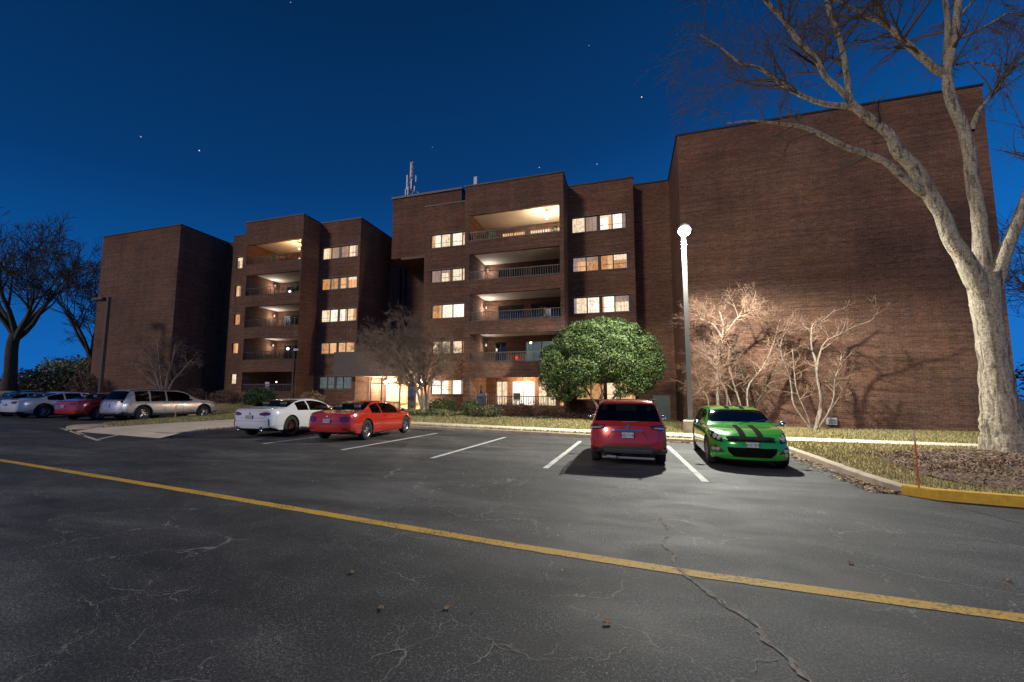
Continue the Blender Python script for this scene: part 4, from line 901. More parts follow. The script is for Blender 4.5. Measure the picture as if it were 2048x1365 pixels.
pot(-29.3,27.8,12.2,1.2,'plant at the left end of the top left balcony',4); pot(-27.9,27.8,12.2,1.2,'plant in the middle of the top left balcony',5); pot(-24.95,27.8,9.56,1.3,'plant at the right end of the fourth floor left balcony',6); pot(-5.2,27.5,6.4,1.2,'dark plant on the third floor right balcony',7)
def chair(x,y,z,rz,label,mat):
    t=empty('balcony_chair',(x,y,z),rz); tag(t,label,'chair','chairs on the balconies')
    a=MB(); a.box(-.24,-.24,.42,.24,.24,.47); a.build('seat',mat,t); a=MB(); a.box(-.24,.2,.5,.24,.25,.95); a.build('backrest',mat,t)
    for sx_ in(-.22,.18):
        for sy in(-.22,.18): a=MB(); a.box(sx_,sy,0,sx_+.04,sy+.04,.42); a.build('leg',mat,t)
WH=m_flat('white_plastic',(.55,.55,.55),.5)
chair(-27.6,27.9,1.6,3.0,'white chair behind the railing of the left ground balcony',WH); chair(-26.0,27.9,6.9,3.3,'white chair on the third floor left balcony',WH); chair(-4.9,28.0,6.4,3.4,'pale chair at the right end of the third floor balcony',WH); chair(-8.6,28.0,12.0,2.9,'dark chair on the top right balcony',M['raildark']); chair(-6.9,28.0,.8,3.1,'chair in the bright ground floor balcony',M['rail'])
o=MB(); o.box(-.32,-.12,0,.32,.12,.84); o.box(-.34,-.14,.84,.34,.14,.88); o=o.build('storage_box',m_flat('slate_blue',(.09,.10,.13),.6)); o.location=(-9.15,27.15,.85); tag(o,'slate blue box standing at the left end of the ground balcony railing','box')
o=MB(); o.lathe([(0,0),(.09,0),(.11,.1),(.07,.26),(.04,.3),(.075,.36),(.08,.44),(.04,.51),(0,.52)],14); o=o.build('bust_statue',m_flat('dark_figure',(.03,.02,.02),.6),smooth=True); o.location=(-9.15,27.15,1.732); tag(o,'dark bust ornament standing on the slate blue box','ornament')
# ================================================================== CARS
def paint(name,c,rough=.22,metal=0,coat=1):
    t=NT(name); t.set(Base_Color=(*c,1),Roughness=rough,Metallic=metal); t.b.inputs['Coat Weight'].default_value=coat; t.b.inputs['Coat Roughness'].default_value=.04
    n=t.noise(t.pos(),3,3); t.l(t.ramp(n,[(.35,g(rough*.8)),(.7,g(rough*1.5))]),t.b.inputs['Roughness'])
    bf=t.n('ShaderNodeNewGeometry').outputs['Backfacing']; t.col(t.mix(bf,(*c,1),(.012,.012,.012,1))); return t.mat
def m_glass(name,tint,ms):
    t=NT(name); tr=t.n('ShaderNodeBsdfTransparent'); tr.inputs[0].default_value=(*tint,1); gl=t.n('ShaderNodeBsdfGlossy'); gl.inputs['Roughness'].default_value=.04
    fr=t.n('ShaderNodeFresnel'); fr.inputs[0].default_value=1.5; mx=t.n('ShaderNodeMixShader'); t.l(t.math('MULTIPLY_ADD',fr.outputs[0],1.0,ms),mx.inputs[0]); t.l(tr.outputs[0],mx.inputs[1]); t.l(gl.outputs[0],mx.inputs[2]); t.l(mx.outputs[0],t.out.inputs[0]); return t.mat
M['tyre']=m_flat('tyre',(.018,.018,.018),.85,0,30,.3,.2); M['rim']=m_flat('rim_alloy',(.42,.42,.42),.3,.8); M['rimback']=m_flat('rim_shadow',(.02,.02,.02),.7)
M['glass']=m_glass('car_glass',(.17,.19,.19),.0); M['seatcloth']=m_flat('seat_cloth',(.10,.10,.105),.8); M['dash']=m_flat('dashboard',(.03,.03,.032),.7); M['black']=m_flat('black_trim',(.02,.02,.02),.5); M['stripe']=m_flat('stripe_black',(.006,.006,.006),.95,spec=.03); M['seam']=m_flat('seam',(.01,.01,.01),.8)
M['clad']=m_flat('grey_cladding',(.055,.055,.055),.6); M['chrome']=m_flat('chrome',(.7,.7,.7),.12,1)
M['redlens']=m_flat('red_lens',(.11,.004,.006),.12,0,coat=1); M['clearlens']=m_flat('clear_lens',(.45,.45,.43),.08,.3,coat=1)
M['plate']=m_flat('plate_white',(.5,.5,.48),.5); M['plateink']=m_flat('plate_ink',(.03,.04,.10),.5)
def pchip(pts):
    xs=[p[0] for p in pts]; ys=[p[1] for p in pts]; n=len(xs); h=[xs[i+1]-xs[i] for i in range(n-1)]; d=[(ys[i+1]-ys[i])/h[i] for i in range(n-1)]
    m=[d[0]]+[0 if d[i-1]*d[i]<=0 else 2*d[i-1]*d[i]/(d[i-1]+d[i]) for i in range(1,n-1)]+[d[-1]]
    def f(x):
        if x<=xs[0]: return ys[0]
        if x>=xs[-1]: return ys[-1]
        i=0
        while x>xs[i+1]: i+=1
        t=(x-xs[i])/h[i]
        return (2*t**3-3*t*t+1)*ys[i]+(t**3-2*t*t+t)*h[i]*m[i]+(-2*t**3+3*t*t)*ys[i+1]+(t**3-t*t)*h[i]*m[i+1]
    return f
class Car:
    def __init__(s,name,label,W,H,L,pos,rz,pmat,spec):
        s.W,s.H,s.L=W,H,L; s.sp=spec; s.root=empty(name,pos,rz); tag(s.root,label,'car'); s.pm=pmat
        sp=spec; top=pchip(sp['top']); belt=pchip(sp['belt']); wb=pchip(sp['wid']); bot=pchip(sp.get('bot',[(0,.20),(.08,.15),(.5,.13),(.93,.15),(1,.19)]))
        s.rw=(sp['rw'][0],sp['rw'][1]); s.R=sp['R']
        ts=sorted({i/64 for i in range(65)}|set(sp['rwin'])|set(sp['wind'])|{x for a in sp['side'] for x in a}|{.006,.025,.975,.994})
        # drop stations that nearly coincide with named ones
        named=set(sp['rwin'])|set(sp['wind'])|{x for a in sp['side'] for x in a}
        ts=[t for t in ts if t in named or all(abs(t-q)>.006 for q in named)]
        wr=sp['roofw']; gm=sp['gmax']
        def rend(z): return interp(z/H,sp['rear'])
        def fend(z): return interp(z/H,sp['front'])
        cr,cf=sp.get('cr',.22),sp.get('cf',.3)
        er=sp.get('er',.14); ef=sp.get('ef',.2)
        def dy(t,x,z,w):
            q=(abs(x)/(W/2))**3; o=0
            if t<er: e=(1-t/er)**1.5; o+=e*(cr*q+rend(z))
            if t>1-ef: e=((t-(1-ef))/ef)**1.5; o-=e*(cf*q+fend(z))
            return o
        def ring(t):
            w=W/2*wb(t); zt=top(t)*H; zl=min(belt(t)*H,zt-.015); zb=bot(t)*H; gh=max(.0,zt-zl); k=min(1,gh/(gm*H)); rh=w*(.955-(.955-wr)*k)
            D=zl-zb
            p=[(0,zb),(.8*w,zb),(.965*w,zb+.06*D),(w*.992,zb+.2*D),(w,zb+.45*D),(w*.995,zb+.68*D),(w*.982,zb+.86*D),(w*.962,zb+.95*D),(w*.945,zl),
               (lerp(.94*w,rh,.45)+.012*k,zl+.45*gh),(rh+.006*k,zl+.82*gh),(rh*.965,zl+.92*gh),(rh*.86,zl+.97*gh),(rh*.5,zl+.995*gh),(0,zt)]
            return p,w
        v=[];f=[];mi=[];N=15; rows=[]
        for t in ts:
            p,w=ring(t); b=len(v)
            for x,z in p: v.append((x,t*L+dy(t,x,z,w),z))
            for x,z in p[1:-1]: v.append((-x,t*L+dy(t,x,z,w),z))
            rows.append(b)
        def idx(r,i,sgn): 
            if i==0 or i==N-1 or sgn>0: return rows[r]+i
            return rows[r]+N-1+i
        def ing(t0,t1,rng): m_=(t0+t1)/2; return rng[0]<m_<rng[1]
        for r in range(len(ts)-1):
            t0,t1=ts[r],ts[r+1]
            for i in range(N-1):
                g_=0
                if i in (8,9) and any(ing(t0,t1,a) for a in sp['side']): g_=1
                if i in (11,12,13) and ing(t0,t1,sp['rwin']): g_=3
                if i in (11,12,13) and ing(t0,t1,sp['wind']): g_=2
                if i in (0,1): g_=4
                if i==2 and sp.get('clad'): g_=4
                for sg in (1,-1):
                    q=[idx(r,i,sg),idx(r,i+1,sg),idx(r+1,i+1,sg),idx(r+1,i,sg)]
                    if sg<0: q=q[::-1]
                    f.append(q); mi.append(g_)
        # end caps
        for r,rev in ((0,False),(len(ts)-1,True)):
            t=ts[r]; p,w=ring(t); cols=[.0,.35,.65,.86,1.0]
            grid=[]
            for i in range(1,N-1):
                row=[]
                for sg,cc in [(-1,c) for c in cols[::-1]]+[(1,c) for c in cols[1:]]:
                    if cc==1.0: row.append(idx(r,i,sg)); continue
                    x=p[i][0]*cc*sg; v.append((x,t*L+dy(t,x,p[i][1],w),p[i][1])); row.append(len(v)-1)
                grid.append(row)
            for a,b in zip(grid,grid[1:]):
                for j in range(len(a)-1):
                    q=[a[j],a[j+1],b[j+1],b[j]]; f.append(q if not rev else q[::-1]); mi.append(0)
            for a,c in ((grid[0],idx(r,0,1)),(grid[-1],idx(r,N-1,1))):
                for j in range(len(a)-1):
                    q=[a[j],a[j+1],c]; f.append(q); mi.append(0)
        me=bpy.data.meshes.new('body'); me.from_pydata(v,[],[tuple(q) for q in f]); me.polygons.foreach_set('material_index',mi)
        for m_ in (pmat,M['glass'],M['glass'],M['glass'],M['black'] if not sp.get('clad') else M['clad']): me.materials.append(m_)
        bm=bmesh.new(); bm.from_mesh(me); bmesh.ops.remove_doubles(bm,verts=bm.verts,dist=.0005); bmesh.ops.recalc_face_normals(bm,faces=bm.faces)
        bm.to_mesh(me); 
        s.bvh=BVHTree.FromBMesh(bm); bm.free()
        o=bpy.data.objects.new('body',me); COL.objects.link(o)
        # wheel wells
        cut=MB()
        for y in s.rw:
            for sg in (-1,1):
                prof=[(0,0),(s.R*1.16,0),(s.R*1.16,W),(0,W)]; b=len(cut.v); K=28
                for xx in (sg*(W/2-.27),sg*(W/2+.2)):
                    for j in range(K): a=math.tau*j/K; cut.v.append((xx,y*L+s.R*1.15*math.cos(a),s.R+s.R*1.13*math.sin(a)))
                for j in range(K):
                    q=[b+j,b+(j+1)%K,b+K+(j+1)%K,b+K+j]; cut.f.append(tuple(q)); cut.m.append(5)
                cut.f.append(tuple(range(b,b+K))[::-1]); cut.m.append(5); cut.f.append(tuple(range(b+K,b+2*K))); cut.m.append(5)
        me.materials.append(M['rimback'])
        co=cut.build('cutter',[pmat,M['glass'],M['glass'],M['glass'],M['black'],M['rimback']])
        bb=bmesh.new(); bb.from_mesh(co.data); bmesh.ops.recalc_face_normals(bb,faces=bb.faces); bb.to_mesh(co.data); bb.free()
        md=o.modifiers.new('b','BOOLEAN'); md.operation='DIFFERENCE'; md.object=co; md.solver='EXACT'
        dg=bpy.context.evaluated_depsgraph_get(); ev=o.evaluated_get(dg); nm=bpy.data.meshes.new_from_object(ev)
        bpy.data.objects.remove(o); bpy.data.objects.remove(co)
        # split into body and glass parts
        names={0:'body',1:'side_window',2:'windshield',3:'rear_window'}
        for key,nme in names.items():
            bm=bmesh.new(); bm.from_mesh(nm)
            kill=[fa for fa in bm.faces if (fa.material_index!=key if key else fa.material_index in (1,2,3))]
            bmesh.ops.delete(bm,geom=kill,context='FACES')
            for fa in bm.faces: fa.smooth=True
            if key==1:
                for sg in (-1,1):
                    b2=bm.copy(); bmesh.ops.delete(b2,geom=[fa for fa in b2.faces if fa.calc_center_median().x*sg<0],context='FACES')
                    m2=bpy.data.meshes.new(nme); b2.to_mesh(m2); b2.free(); m2.materials.append(sp.get('sglass',M['glass']))
                    m2.polygons.foreach_set('material_index',[0]*len(m2.polygons))
                    q=bpy.data.objects.new(nme,m2); COL.objects.link(q); q.parent=s.root; q.location=(0,-L/2,0)
                bm.free(); continue
            m2=bpy.data.meshes.new(nme); bm.to_mesh(m2); bm.free()
            if key: m2.materials.append(sp.get('wglass',M['glass'])); m2.polygons.foreach_set('material_index',[0]*len(m2.polygons))
            else:
                for m_ in nm.materials: m2.materials.append(m_)
                m2.set_sharp_from_angle(angle=R(48))
            q=bpy.data.objects.new(nme,m2); COL.objects.link(q); q.parent=s.root; q.location=(0,-L/2,0)
            if key==0: s.body=q
        s.wheels(); s.cabin()
    def part(s,mb,name,mat,parent=None,smooth=False,sharp=None):
        o=mb.build(name,mat,parent or s.root,smooth=smooth,sharp=sharp)
        if parent is None: o.location=(0,-s.L/2,0)
        return o
    def cabin(s):
        L,H,W=s.L,s.H,s.W; wx=W*.21
        for nme,y,ws in (('front_seat',.49,(-wx,wx)),('rear_seat',.27,(-wx,wx))):
            for x in ws:
                m=MB(); w=W*.14; b=.46*H
                m.box(x-w,y*L,.30*H,x+w,y*L+.42,.40*H)
                q=m.vt((x-w,y*L-.12,.38*H),(x+w,y*L-.12,.38*H),(x+w,y*L+.02,.38*H),(x-w,y*L+.02,.38*H),(x-w*.8,y*L-.22,.76*H),(x+w*.8,y*L-.22,.76*H),(x+w*.8,y*L-.10,.76*H),(x-w*.8,y*L-.10,.76*H))
                for f in ((0,3,2,1),(4,5,6,7),(0,1,5,4),(1,2,6,5),(2,3,7,6),(3,0,4,7)): m.fc(*[q+i for i in f])
                m.box(x-w*.42,y*L-.23,.79*H,x+w*.42,y*L-.13,.89*H)
                s.part(m,nme,M['seatcloth'])
        m=MB(); m.box(-W*.38,.66*L,.42*H,W*.38,.735*L,.62*H); s.part(m,'dashboard',M['dash'])
        m=MB(); c=Vector((-wx,.635*L,.60*H)); m.tube([c+Vector((.17*math.cos(a),.07*math.sin(a),.16*math.sin(a))) for a in [math.tau*i/18 for i in range(19)]],.014,6,False); m.tube([c+Vector((-.16,0,0)),c+Vector((.16,0,0))],.012,5); s.part(m,'steering_wheel',M['dash'])
    def wheels(s):
        R_=s.R; sp=s.sp
        for wi,y in enumerate(s.rw):
            for sg in (-1,1):
                t=MB(); w=.10; prof=[(R_*.66,-w),(R_*.90,-w*1.03),(R_*.975,-w*.85),(R_,-w*.55),(R_,w*.55),(R_*.975,w*.85),(R_*.90,w*1.03),(R_*.66,w)]
                t.lathe([(r,h) for r,h in prof],30,axis='x'); o=s.part(t,'wheel',M['tyre'],smooth=True,sharp=R(40)); o.location=(sg*(s.W/2-.115),y*s.L-s.L/2,R_)
                rm=MB(); x=sg*.075; rr=R_*.68
                rm.lathe([(rr,sg*.1),(rr*1.02,sg*.085),(rr*.93,sg*.07),(rr*.9,-sg*.02)],30,axis='x')
                n=sp.get('spokes',5); 
                for k in range(n):
                    a=math.tau*k/n+.3
                    for da in (-.11,.11):
                        ca,sa=math.cos(a+da*.6),math.sin(a+da*.6); cb,sb=math.cos(a+da*1.6),math.sin(a+da*1.6); tx=R_*.035
                        for q in ((0),):
                            p0=Vector((x,ca*R_*.13,sa*R_*.13)); p1=Vector((x*.92,cb*rr*.93,sb*rr*.93)); rm.tube([p0,p1],[tx,tx*.8],5)
                rm.lathe([(0,sg*.088),(R_*.17,sg*.08),(R_*.19,sg*.04)],14,axis='x')
                ro=rm.build('rim',sp.get('rim',M['rim']),o)
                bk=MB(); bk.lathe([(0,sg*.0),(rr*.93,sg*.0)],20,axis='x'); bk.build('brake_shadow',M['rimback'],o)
    def proj(s,p,d):
        h=s.bvh.ray_cast(Vector(p)-Vector(d)*6,Vector(d),12); return h
    def decal(s,name,mat,poly,d,off=.006,th=.012,res=.035,parent=None,label=None):
        """small fitted piece lying on the body: polygon drawn in the plane facing d"""
        d=Vector(d).normalized()
        if d.y<-.3: poly=[(p[0],s.L*.96 if p[1]==0 else p[1],p[2]) for p in poly]
        if abs(d.z)>.9: u=Vector((1,0,0)); v=Vector((0,1,0))
        else: u=Vector((-d.y,d.x,0)).normalized(); v=Vector((0,0,1)); 
        # poly given as points in car space (x,y,z) approx; flatten
        P2=[Vector((Vector(p).dot(u),Vector(p).dot(v))) for p in poly]; c=sum((Vector(p) for p in poly),Vector())/len(poly); dep=c.dot(d)
        inside=poly_in([(p.x,p.y) for p in P2]); pts=[]; n=len(P2)
        for i in range(n):
            a,b=P2[i],P2[(i+1)%n]; k=max(1,int((b-a).length/res)); pts+=[a.lerp(b,j/k) for j in range(k)]
        ne=len(pts); x=min(p.x for p in P2)+res*.5
        while x<max(p.x for p in P2):
            y=min(p.y for p in P2)+res*.5
            while y<max(p.y for p in P2):
                if inside(x,y) and min((Vector((x,y))-q).length for q in pts[:ne])>res*.35: pts.append(Vector((x,y)))
                y+=res
            x+=res
        vo,_,fo,_,_,_=delaunay_2d_cdt(pts,[],[list(range(ne))],1,1e-5)
        vu=v if abs(d.z)>.9 else (v-d*v.dot(d)).normalized()
        V=[];ok=[]
        for q in vo:
            if abs(d.z)>.9: o=Vector((q.x,q.y,3))
            else:
                dd=Vector((d.x,d.y,0)).normalized(); o=u*q.x+Vector((0,0,q.y))+dd*dep-dd*6
            h=s.bvh.ray_cast(o,Vector((0,0,-1)) if abs(d.z)>.9 else Vector((d.x,d.y,0)).normalized())
            if h[0] is None: V.append(None)
            else:
                nn=h[1]; dn=Vector((0,0,1)) if abs(d.z)>.9 else -Vector((d.x,d.y,0)).normalized()
                if nn.dot(dn)<0: nn=-nn
                V.append((h[0],nn))
        m=MB(); mp={}
        for i,q in enumerate(V):
            if q: mp[i]=m.vt(q[0]+q[1]*(off))
        for fa in fo:
            if all(i in mp for i in fa): m.fc(*[mp[i] for i in fa])
        if not m.f: return None
        # rim going back into the body
        from collections import Counter
        ec={}
        for fa in m.f:
            for a,b in zip(fa,fa[1:]+fa[:1]): ec.setdefault((min(a,b),max(a,b)),[]).append((a,b))
        back={}
        inv={mp[i]:i for i in mp}
        for e_,l_ in list(ec.items()):
            if len(l_)==1:
                a,b=l_[0]
                for q in (a,b):
                    if q not in back: pp=V[inv[q]]; back[q]=m.vt(pp[0]-pp[1]*th)
                m.fc(b,a,back[a],back[b])
        o=s.part(m,name,mat,parent,smooth=True,sharp=R(50))
        if label: o['label']=label
        return o
    def seam(s,pts,d,w=.012,name='door_seam',mat=None,off=.002):
        """thin line on the body through (y,z) or (x,z) points"""
        a=[Vector(p) for p in pts]; poly=[]
        dd=Vector(d).normalized(); m=MB(); last=None
        den=[]
        for p,q in zip(a,a[1:]):
            k=max(1,int((q-p).length/.05)); den+=[p.lerp(q,i/k) for i in range(k)]
        den.append(a[-1])
        for i,p in enumerate(den):
            t=(den[min(i+1,len(den)-1)]-den[max(i-1,0)]).normalized(); sd=t.cross(dd).normalized()*w/2
            hs=[s.bvh.ray_cast(p+x-dd*3,dd) for x in (sd,-sd)]
            if any(h[0] is None for h in hs): last=None; continue
            ns=[h[1] if h[1].dot(dd)<0 else -h[1] for h in hs]
            b=m.vt(hs[0][0]+ns[0]*off,hs[1][0]+ns[1]*off)
            if last is not None: m.fc(last,last+1,b+1,b)
            last=b
        if m.f: return s.part(m,name,mat or M['seam'])
    def mirror(s,y,z,mat):
        for sg in (-1,1):
            x0=sg*s.W/2*.93; m=MB(); m.tube([(x0,y,z),(x0+sg*.09,y+.01,z+.02)],.022,6)
            K=12; 
            prof=[(-.06,.35),(-.045,.8),(0,1),(.045,.85),(.075,.3)]
            b=len(m.v)
            for h,r in prof:
                for j in range(K):
                    a=math.tau*j/K; m.v.append((x0+sg*.16+.085*r*math.cos(a),y+h+.01,z+.045+.058*r*math.sin(a)))
            for i in range(len(prof)-1):
                for j in range(K): m.fc(b+i*K+j,b+i*K+(j+1)%K,b+(i+1)*K+(j+1)%K,b+(i+1)*K+j)
            m.fc(*[b+j for j in range(K)][::-1]); m.fc(*[b+4*K+j for j in range(K)])
            s.part(m,'side_mirror',mat,smooth=True,sharp=R(60))
    def text(s,txt,x,y,z,size,mat,rot,parent=None):
        cu=bpy.data.curves.new('t','FONT'); cu.body=txt; cu.size=size; cu.extrude=.002; cu.align_x='CENTER'; cu.align_y='CENTER'
        ob=bpy.data.objects.new('t',cu); COL.objects.link(ob); dg=bpy.context.evaluated_depsgraph_get(); me=bpy.data.meshes.new_from_object(ob.evaluated_get(dg)); bpy.data.objects.remove(ob)
        me.materials.clear(); me.materials.append(mat)
        o=bpy.data.objects.new('plate_lettering',me); COL.objects.link(o); o.parent=parent or s.root; o.location=(x,y-(0 if parent else s.L/2),z); o.rotation_euler=rot; return o
    def plate(s,y,z,front,txt,w=.27,h=.135,tilt=0):
        m=MB(); e=.008; m.box(-w/2,-e,-h/2,w/2,e,h/2); o=s.part(m,'licence_plate',M['plate']); o.location=(0,y-s.L/2,z); o.rotation_euler=(tilt,0,0)
        b=MB()
        for q in ((-w/2,-h/2,w/2,-h/2+.006),(-w/2,h/2-.006,w/2,h/2),(-w/2,-h/2+.006,-w/2+.006,h/2-.006),(w/2-.006,-h/2+.006,w/2,h/2-.006)): b.box(q[0],-.012 if not front else .0085,q[1],q[2],-.0085 if not front else .012,q[3])
        b.build('plate_frame',M['black'],o)
        s.text(txt,0,.011 if front else -.011,-.004,h*.62,M['plateink'],(R(90),0,R(180) if front else 0),o)
    def rays(s,x,z,d=(0,1,0)):
        h=s.bvh.ray_cast(Vector((x,-3,z)),Vector((0,1,0))) if d[1]>0 else s.bvh.ray_cast(Vector((x,s.L+3,z)),Vector((0,-1,0)))
        return h[0].y if h[0] else 0
def rect(x0,z0,x1,z1,y=0): return [(x0,y,z0),(x1,y,z0),(x1,y,z1),(x0,y,z1)]
# ------------------------------------------------ red SUV seen from behind
SUV=dict(top=[(0,.60),(.02,.66),(.075,.93),(.10,.975),(.3,1.0),(.5,.985),(.6,.93),(.72,.70),(.76,.655),(.9,.61),(.97,.54),(1,.45)],
 belt=[(0,.575),(.1,.60),(.5,.60),(.7,.60),(.9,.56),(1,.42)], wid=[(0,.93),(.04,.975),(.12,1),(.8,1),(.93,.95),(1,.86)],
 bot=[(0,.24),(.08,.17),(.5,.14),(.93,.16),(1,.22)],roofw=.74,gmax=.37,rwin=(.022,.075),wind=(.6,.72),side=((.12,.2),(.215,.37),(.385,.6)),
 rear=[(.2,.02),(.3,-.0),(.42,.01),(.58,.07),(1,.1)],front=[(.2,.03),(.4,-.03),(.6,.1)],cr=.2,cf=.35,er=.12,R=.335,rw=(.21,.80),clad=True)
red=paint('paint_red_suv',(.45,.026,.014),.2,.2)
c=Car('sport_utility_car','red sport utility car with grey rear bumper, seen squarely from behind',1.66,1.47,4.15,(-.03,12.12,0),R(.6),red,SUV)
B=c.W/2
c.decal('rear_bumper',M['clad'],[(-B,0,.20),(-B,0,.40),(-.56,0,.40),(-.48,0,.455),(.48,0,.455),(.56,0,.40),(B,0,.40),(B,0,.20)],(0,1,0),.03,.02,.06)
c.decal('bumper_trim',M['steel'],rect(-.5,.335,.5,.375),(0,1,0),.045,.02,.06)
for sg in (-1,1):
    c.decal('tail_light',M['redlens'],[(sg*.83,0,.79),(sg*.83,0,.915),(sg*.6,0,.90),(sg*.47,0,.875),(sg*.5,0,.82),(sg*.62,0,.79)],(0,1,0),.022,.02,.03)
    c.decal('tail_light_strip',M['clearlens'],[(sg*.80,0,.80),(sg*.80,0,.835),(sg*.55,0,.85),(sg*.55,0,.825)],(0,1,0),.026,.02,.03)
    c.decal('fog_reflector',M['redlens'],[(sg*.62,0,.40),(sg*.66,0,.36),(sg*.79,0,.37),(sg*.76,0,.42)],(0,1,0),.036,.02,.03)
c.decal('tailgate_bar',M['chrome'],[(-.33,0,.765),(-.31,0,.795),(.31,0,.795),(.33,0,.765)],(0,1,0),.02,.02,.04)
c.seam([(-.31,0,.76),(-.41,0,.63),(-.40,0,.615)],(0,1,0),.012); c.seam([(.31,0,.76),(.41,0,.63),(.40,0,.615)],(0,1,0),.012)
c.seam([(-.66,0,.80),(-.64,0,.55),(-.5,0,.475),(.5,0,.475),(.64,0,.55),(.66,0,.80)],(0,1,0),.008,'tailgate_seam')
y=c.rays(0,.68); c.plate(y-.02,.685,False,'DZJ 714A',.26,.13,R(0))
y=c.rays(0,.84); m=MB(); m.lathe([(.0,0),(.045,0),(.052,.008),(.052,.016)],20,axis='x'); o=c.part(m,'badge',M['chrome']); o.location=(0,y-c.L/2-.004,.86); o.rotation_euler=(0,0,R(-90)); 
m=MB(); m.tube([(-.12,0,0),(.18,0,.006)],.011,5); m.tube([(-.05,0,0),(-.05,.02,-.05)],.014,5); o=c.part(m,'rear_wiper',M['steel']); o.location=(.02,c.rays(0,.97)-c.L/2-.02,.965)
c.mirror(2.62,.93,M['chrome'])
m=MB(); m.tube([(-.60,.32,1.435),(-.61,1.0,1.475),(-.60,2.0,1.46)],.016,6); m2=MB(); m2.tube([(.60,.32,1.435),(.61,1.0,1.475),(.60,2.0,1.46)],.016,6); c.part(m,'roof_rail',M['chrome']); c.part(m2,'roof_rail',M['chrome'])
m=MB(); m.box(-.11,-.02,.235,.11,.03,.31); o=c.part(m,'hitch_cover',M['black']); o.location=(0,c.rays(0,.28)-c.L/2-.03,0)
m=MB(); m.tube([(-.45,.1,.2),(-.25,.1,.19)],.035,8); m.box(-.55,.15,.16,.55,.2,.2); c.part(m,'exhaust',M['steel'])
# ------------------------------------------------ green hatchback facing the camera
HB_=dict(top=[(0,.62),(.03,.70),(.10,.90),(.16,.965),(.32,1.0),(.48,.985),(.56,.94),(.70,.72),(.74,.665),(.86,.62),(.95,.555),(1,.47)],
 belt=[(0,.6),(.15,.63),(.5,.62),(.7,.60),(.88,.56),(1,.44)],wid=[(0,.9),(.06,.97),(.15,1),(.8,1),(.92,.96),(1,.86)],
 bot=[(0,.22),(.08,.15),(.5,.12),(.93,.12),(1,.16)],roofw=.73,gmax=.36,rwin=(.03,.12),wind=(.565,.70),side=((.16,.235),(.25,.39),(.405,.60)),
 rear=[(.2,.0),(.6,.05)],front=[(.12,.02),(.25,-.05),(.42,-.02),(.6,.12),(.7,.2)],cr=.2,cf=.38,er=.14,ef=.2,R=.315,rw=(.17,.82),rim=M['rim'],spokes=5)
green=paint('paint_green',(.03,.34,.035),.16,.25)
HB_['wglass']=m_glass('windshield_glass',(.45,.55,.58),.16)
c=Car('hatchback_car','bright green small hatchback with two black bonnet stripes, facing the camera',1.60,1.31,4.35,(2.58,12.72,0),R(180-2.4),green,HB_)
L_=c.L
for x in (-.2,.13):
    c.decal('bonnet_stripe',M['stripe'],[(x-.055,3.2,0),(x+.055,3.2,0),(x+.06,4.18,0),(x-.06,4.18,0)],(0,0,-1),.003,.006,.06)
    c.decal('roof_stripe',M['stripe'],[(x-.05,.55,0),(x+.05,.55,0),(x+.05,2.40,0),(x-.05,2.40,0)],(0,0,-1),.003,.006,.1)
F=(0,-1,0)
c.decal('upper_grille',M['stripe'],[(-.42,0,.60),(-.46,0,.66),(-.36,0,.68),(.36,0,.68),(.46,0,.66),(.42,0,.60)],F,.008,.02,.035)
c.decal('grille_bar',green,[(-.44,0,.578),(-.43,0,.602),(.43,0,.602),(.44,0,.578)],F,.02,.02,.04)
c.decal('lower_grille',M['stripe'],[(-.34,0,.27),(-.44,0,.36),(-.46,0,.46),(.46,0,.46),(.44,0,.36),(.34,0,.27)],F,.008,.02,.04)
for z in (.33,.385): c.seam([(-.40,0,z),(.40,0,z)],F,.02,'grille_slat',M['clad'],.022)
y=c.rays(0,.52,(0,-1,0)); c.plate(y+.025,.525,True,'8CK 9F0',.25,.11)
for sg in (-1,1):
    h=c.decal('headlight',M['glassdark'],[(sg*.50,0,.555),(sg*.53,0,.63),(sg*.66,0,.71),(sg*.80,0,.755),(sg*.835,0,.70),(sg*.80,0,.64),(sg*.64,0,.57)],(sg*-.35,-1,0),.012,.02,.03)
    for xx,zz,rr in ((.60,.632,.042),(.70,.668,.05)):
        pl=[(sg*xx+rr*math.cos(a*.5236),0,zz+rr*math.sin(a*.5236)) for a in range(12)]; c.decal('headlamp_bulb',M['clearlens'],pl,(sg*-.35,-1,0),.02,.01,.02)
    c.decal('fog_surround',M['black'],[(sg*.46,0,.345),(sg*.58,0,.345),(sg*.74,0,.36),(sg*.77,0,.44),(sg*.66,0,.49),(sg*.57,0,.42)],(sg*-.2,-1,0),.008,.02,.03)
    for xx in (.615,.70):
        pl=[(sg*xx+.04*math.cos(a*.5236),0,.405+.04*math.sin(a*.5236)) for a in range(12)]; c.decal('fog_light',M['clearlens'],pl,(sg*-.2,-1,0),.022,.02,.02)
c.seam([(-.72,0,.235),(-.3,0,.2),(.3,0,.2),(.72,0,.235)],F,.02,'chin_line',M['black'])
c.mirror(3.0,.87,M['chrome'])
m=MB(); m.tube([(.1,0,0),(-.42,.05,.10)],.008,5); o=c.part(m,'wiper',M['black']); h=c.bvh.ray_cast(Vector((0,3.18,3)),Vector((0,0,-1))); o.location=(-.1,3.15-L_/2,h[0].z+.03)
for sg in (-1,1): c.seam([(sg*.9,1.85,.25),(sg*.9,1.80,.84)],(-sg,0,0)); c.seam([(sg*.9,2.95,.3),(sg*.9,3.02,.82)],(-sg,0,0)); c.seam([(sg*.9,.95,.5),(sg*.9,.8,.84)],(-sg,0,0))
for sg in (-1,1): c.seam([(sg*.62,4.1,0),(sg*.70,3.6,0),(sg*.72,3.1,0)],(0,0,-1),.01,'bonnet_seam')
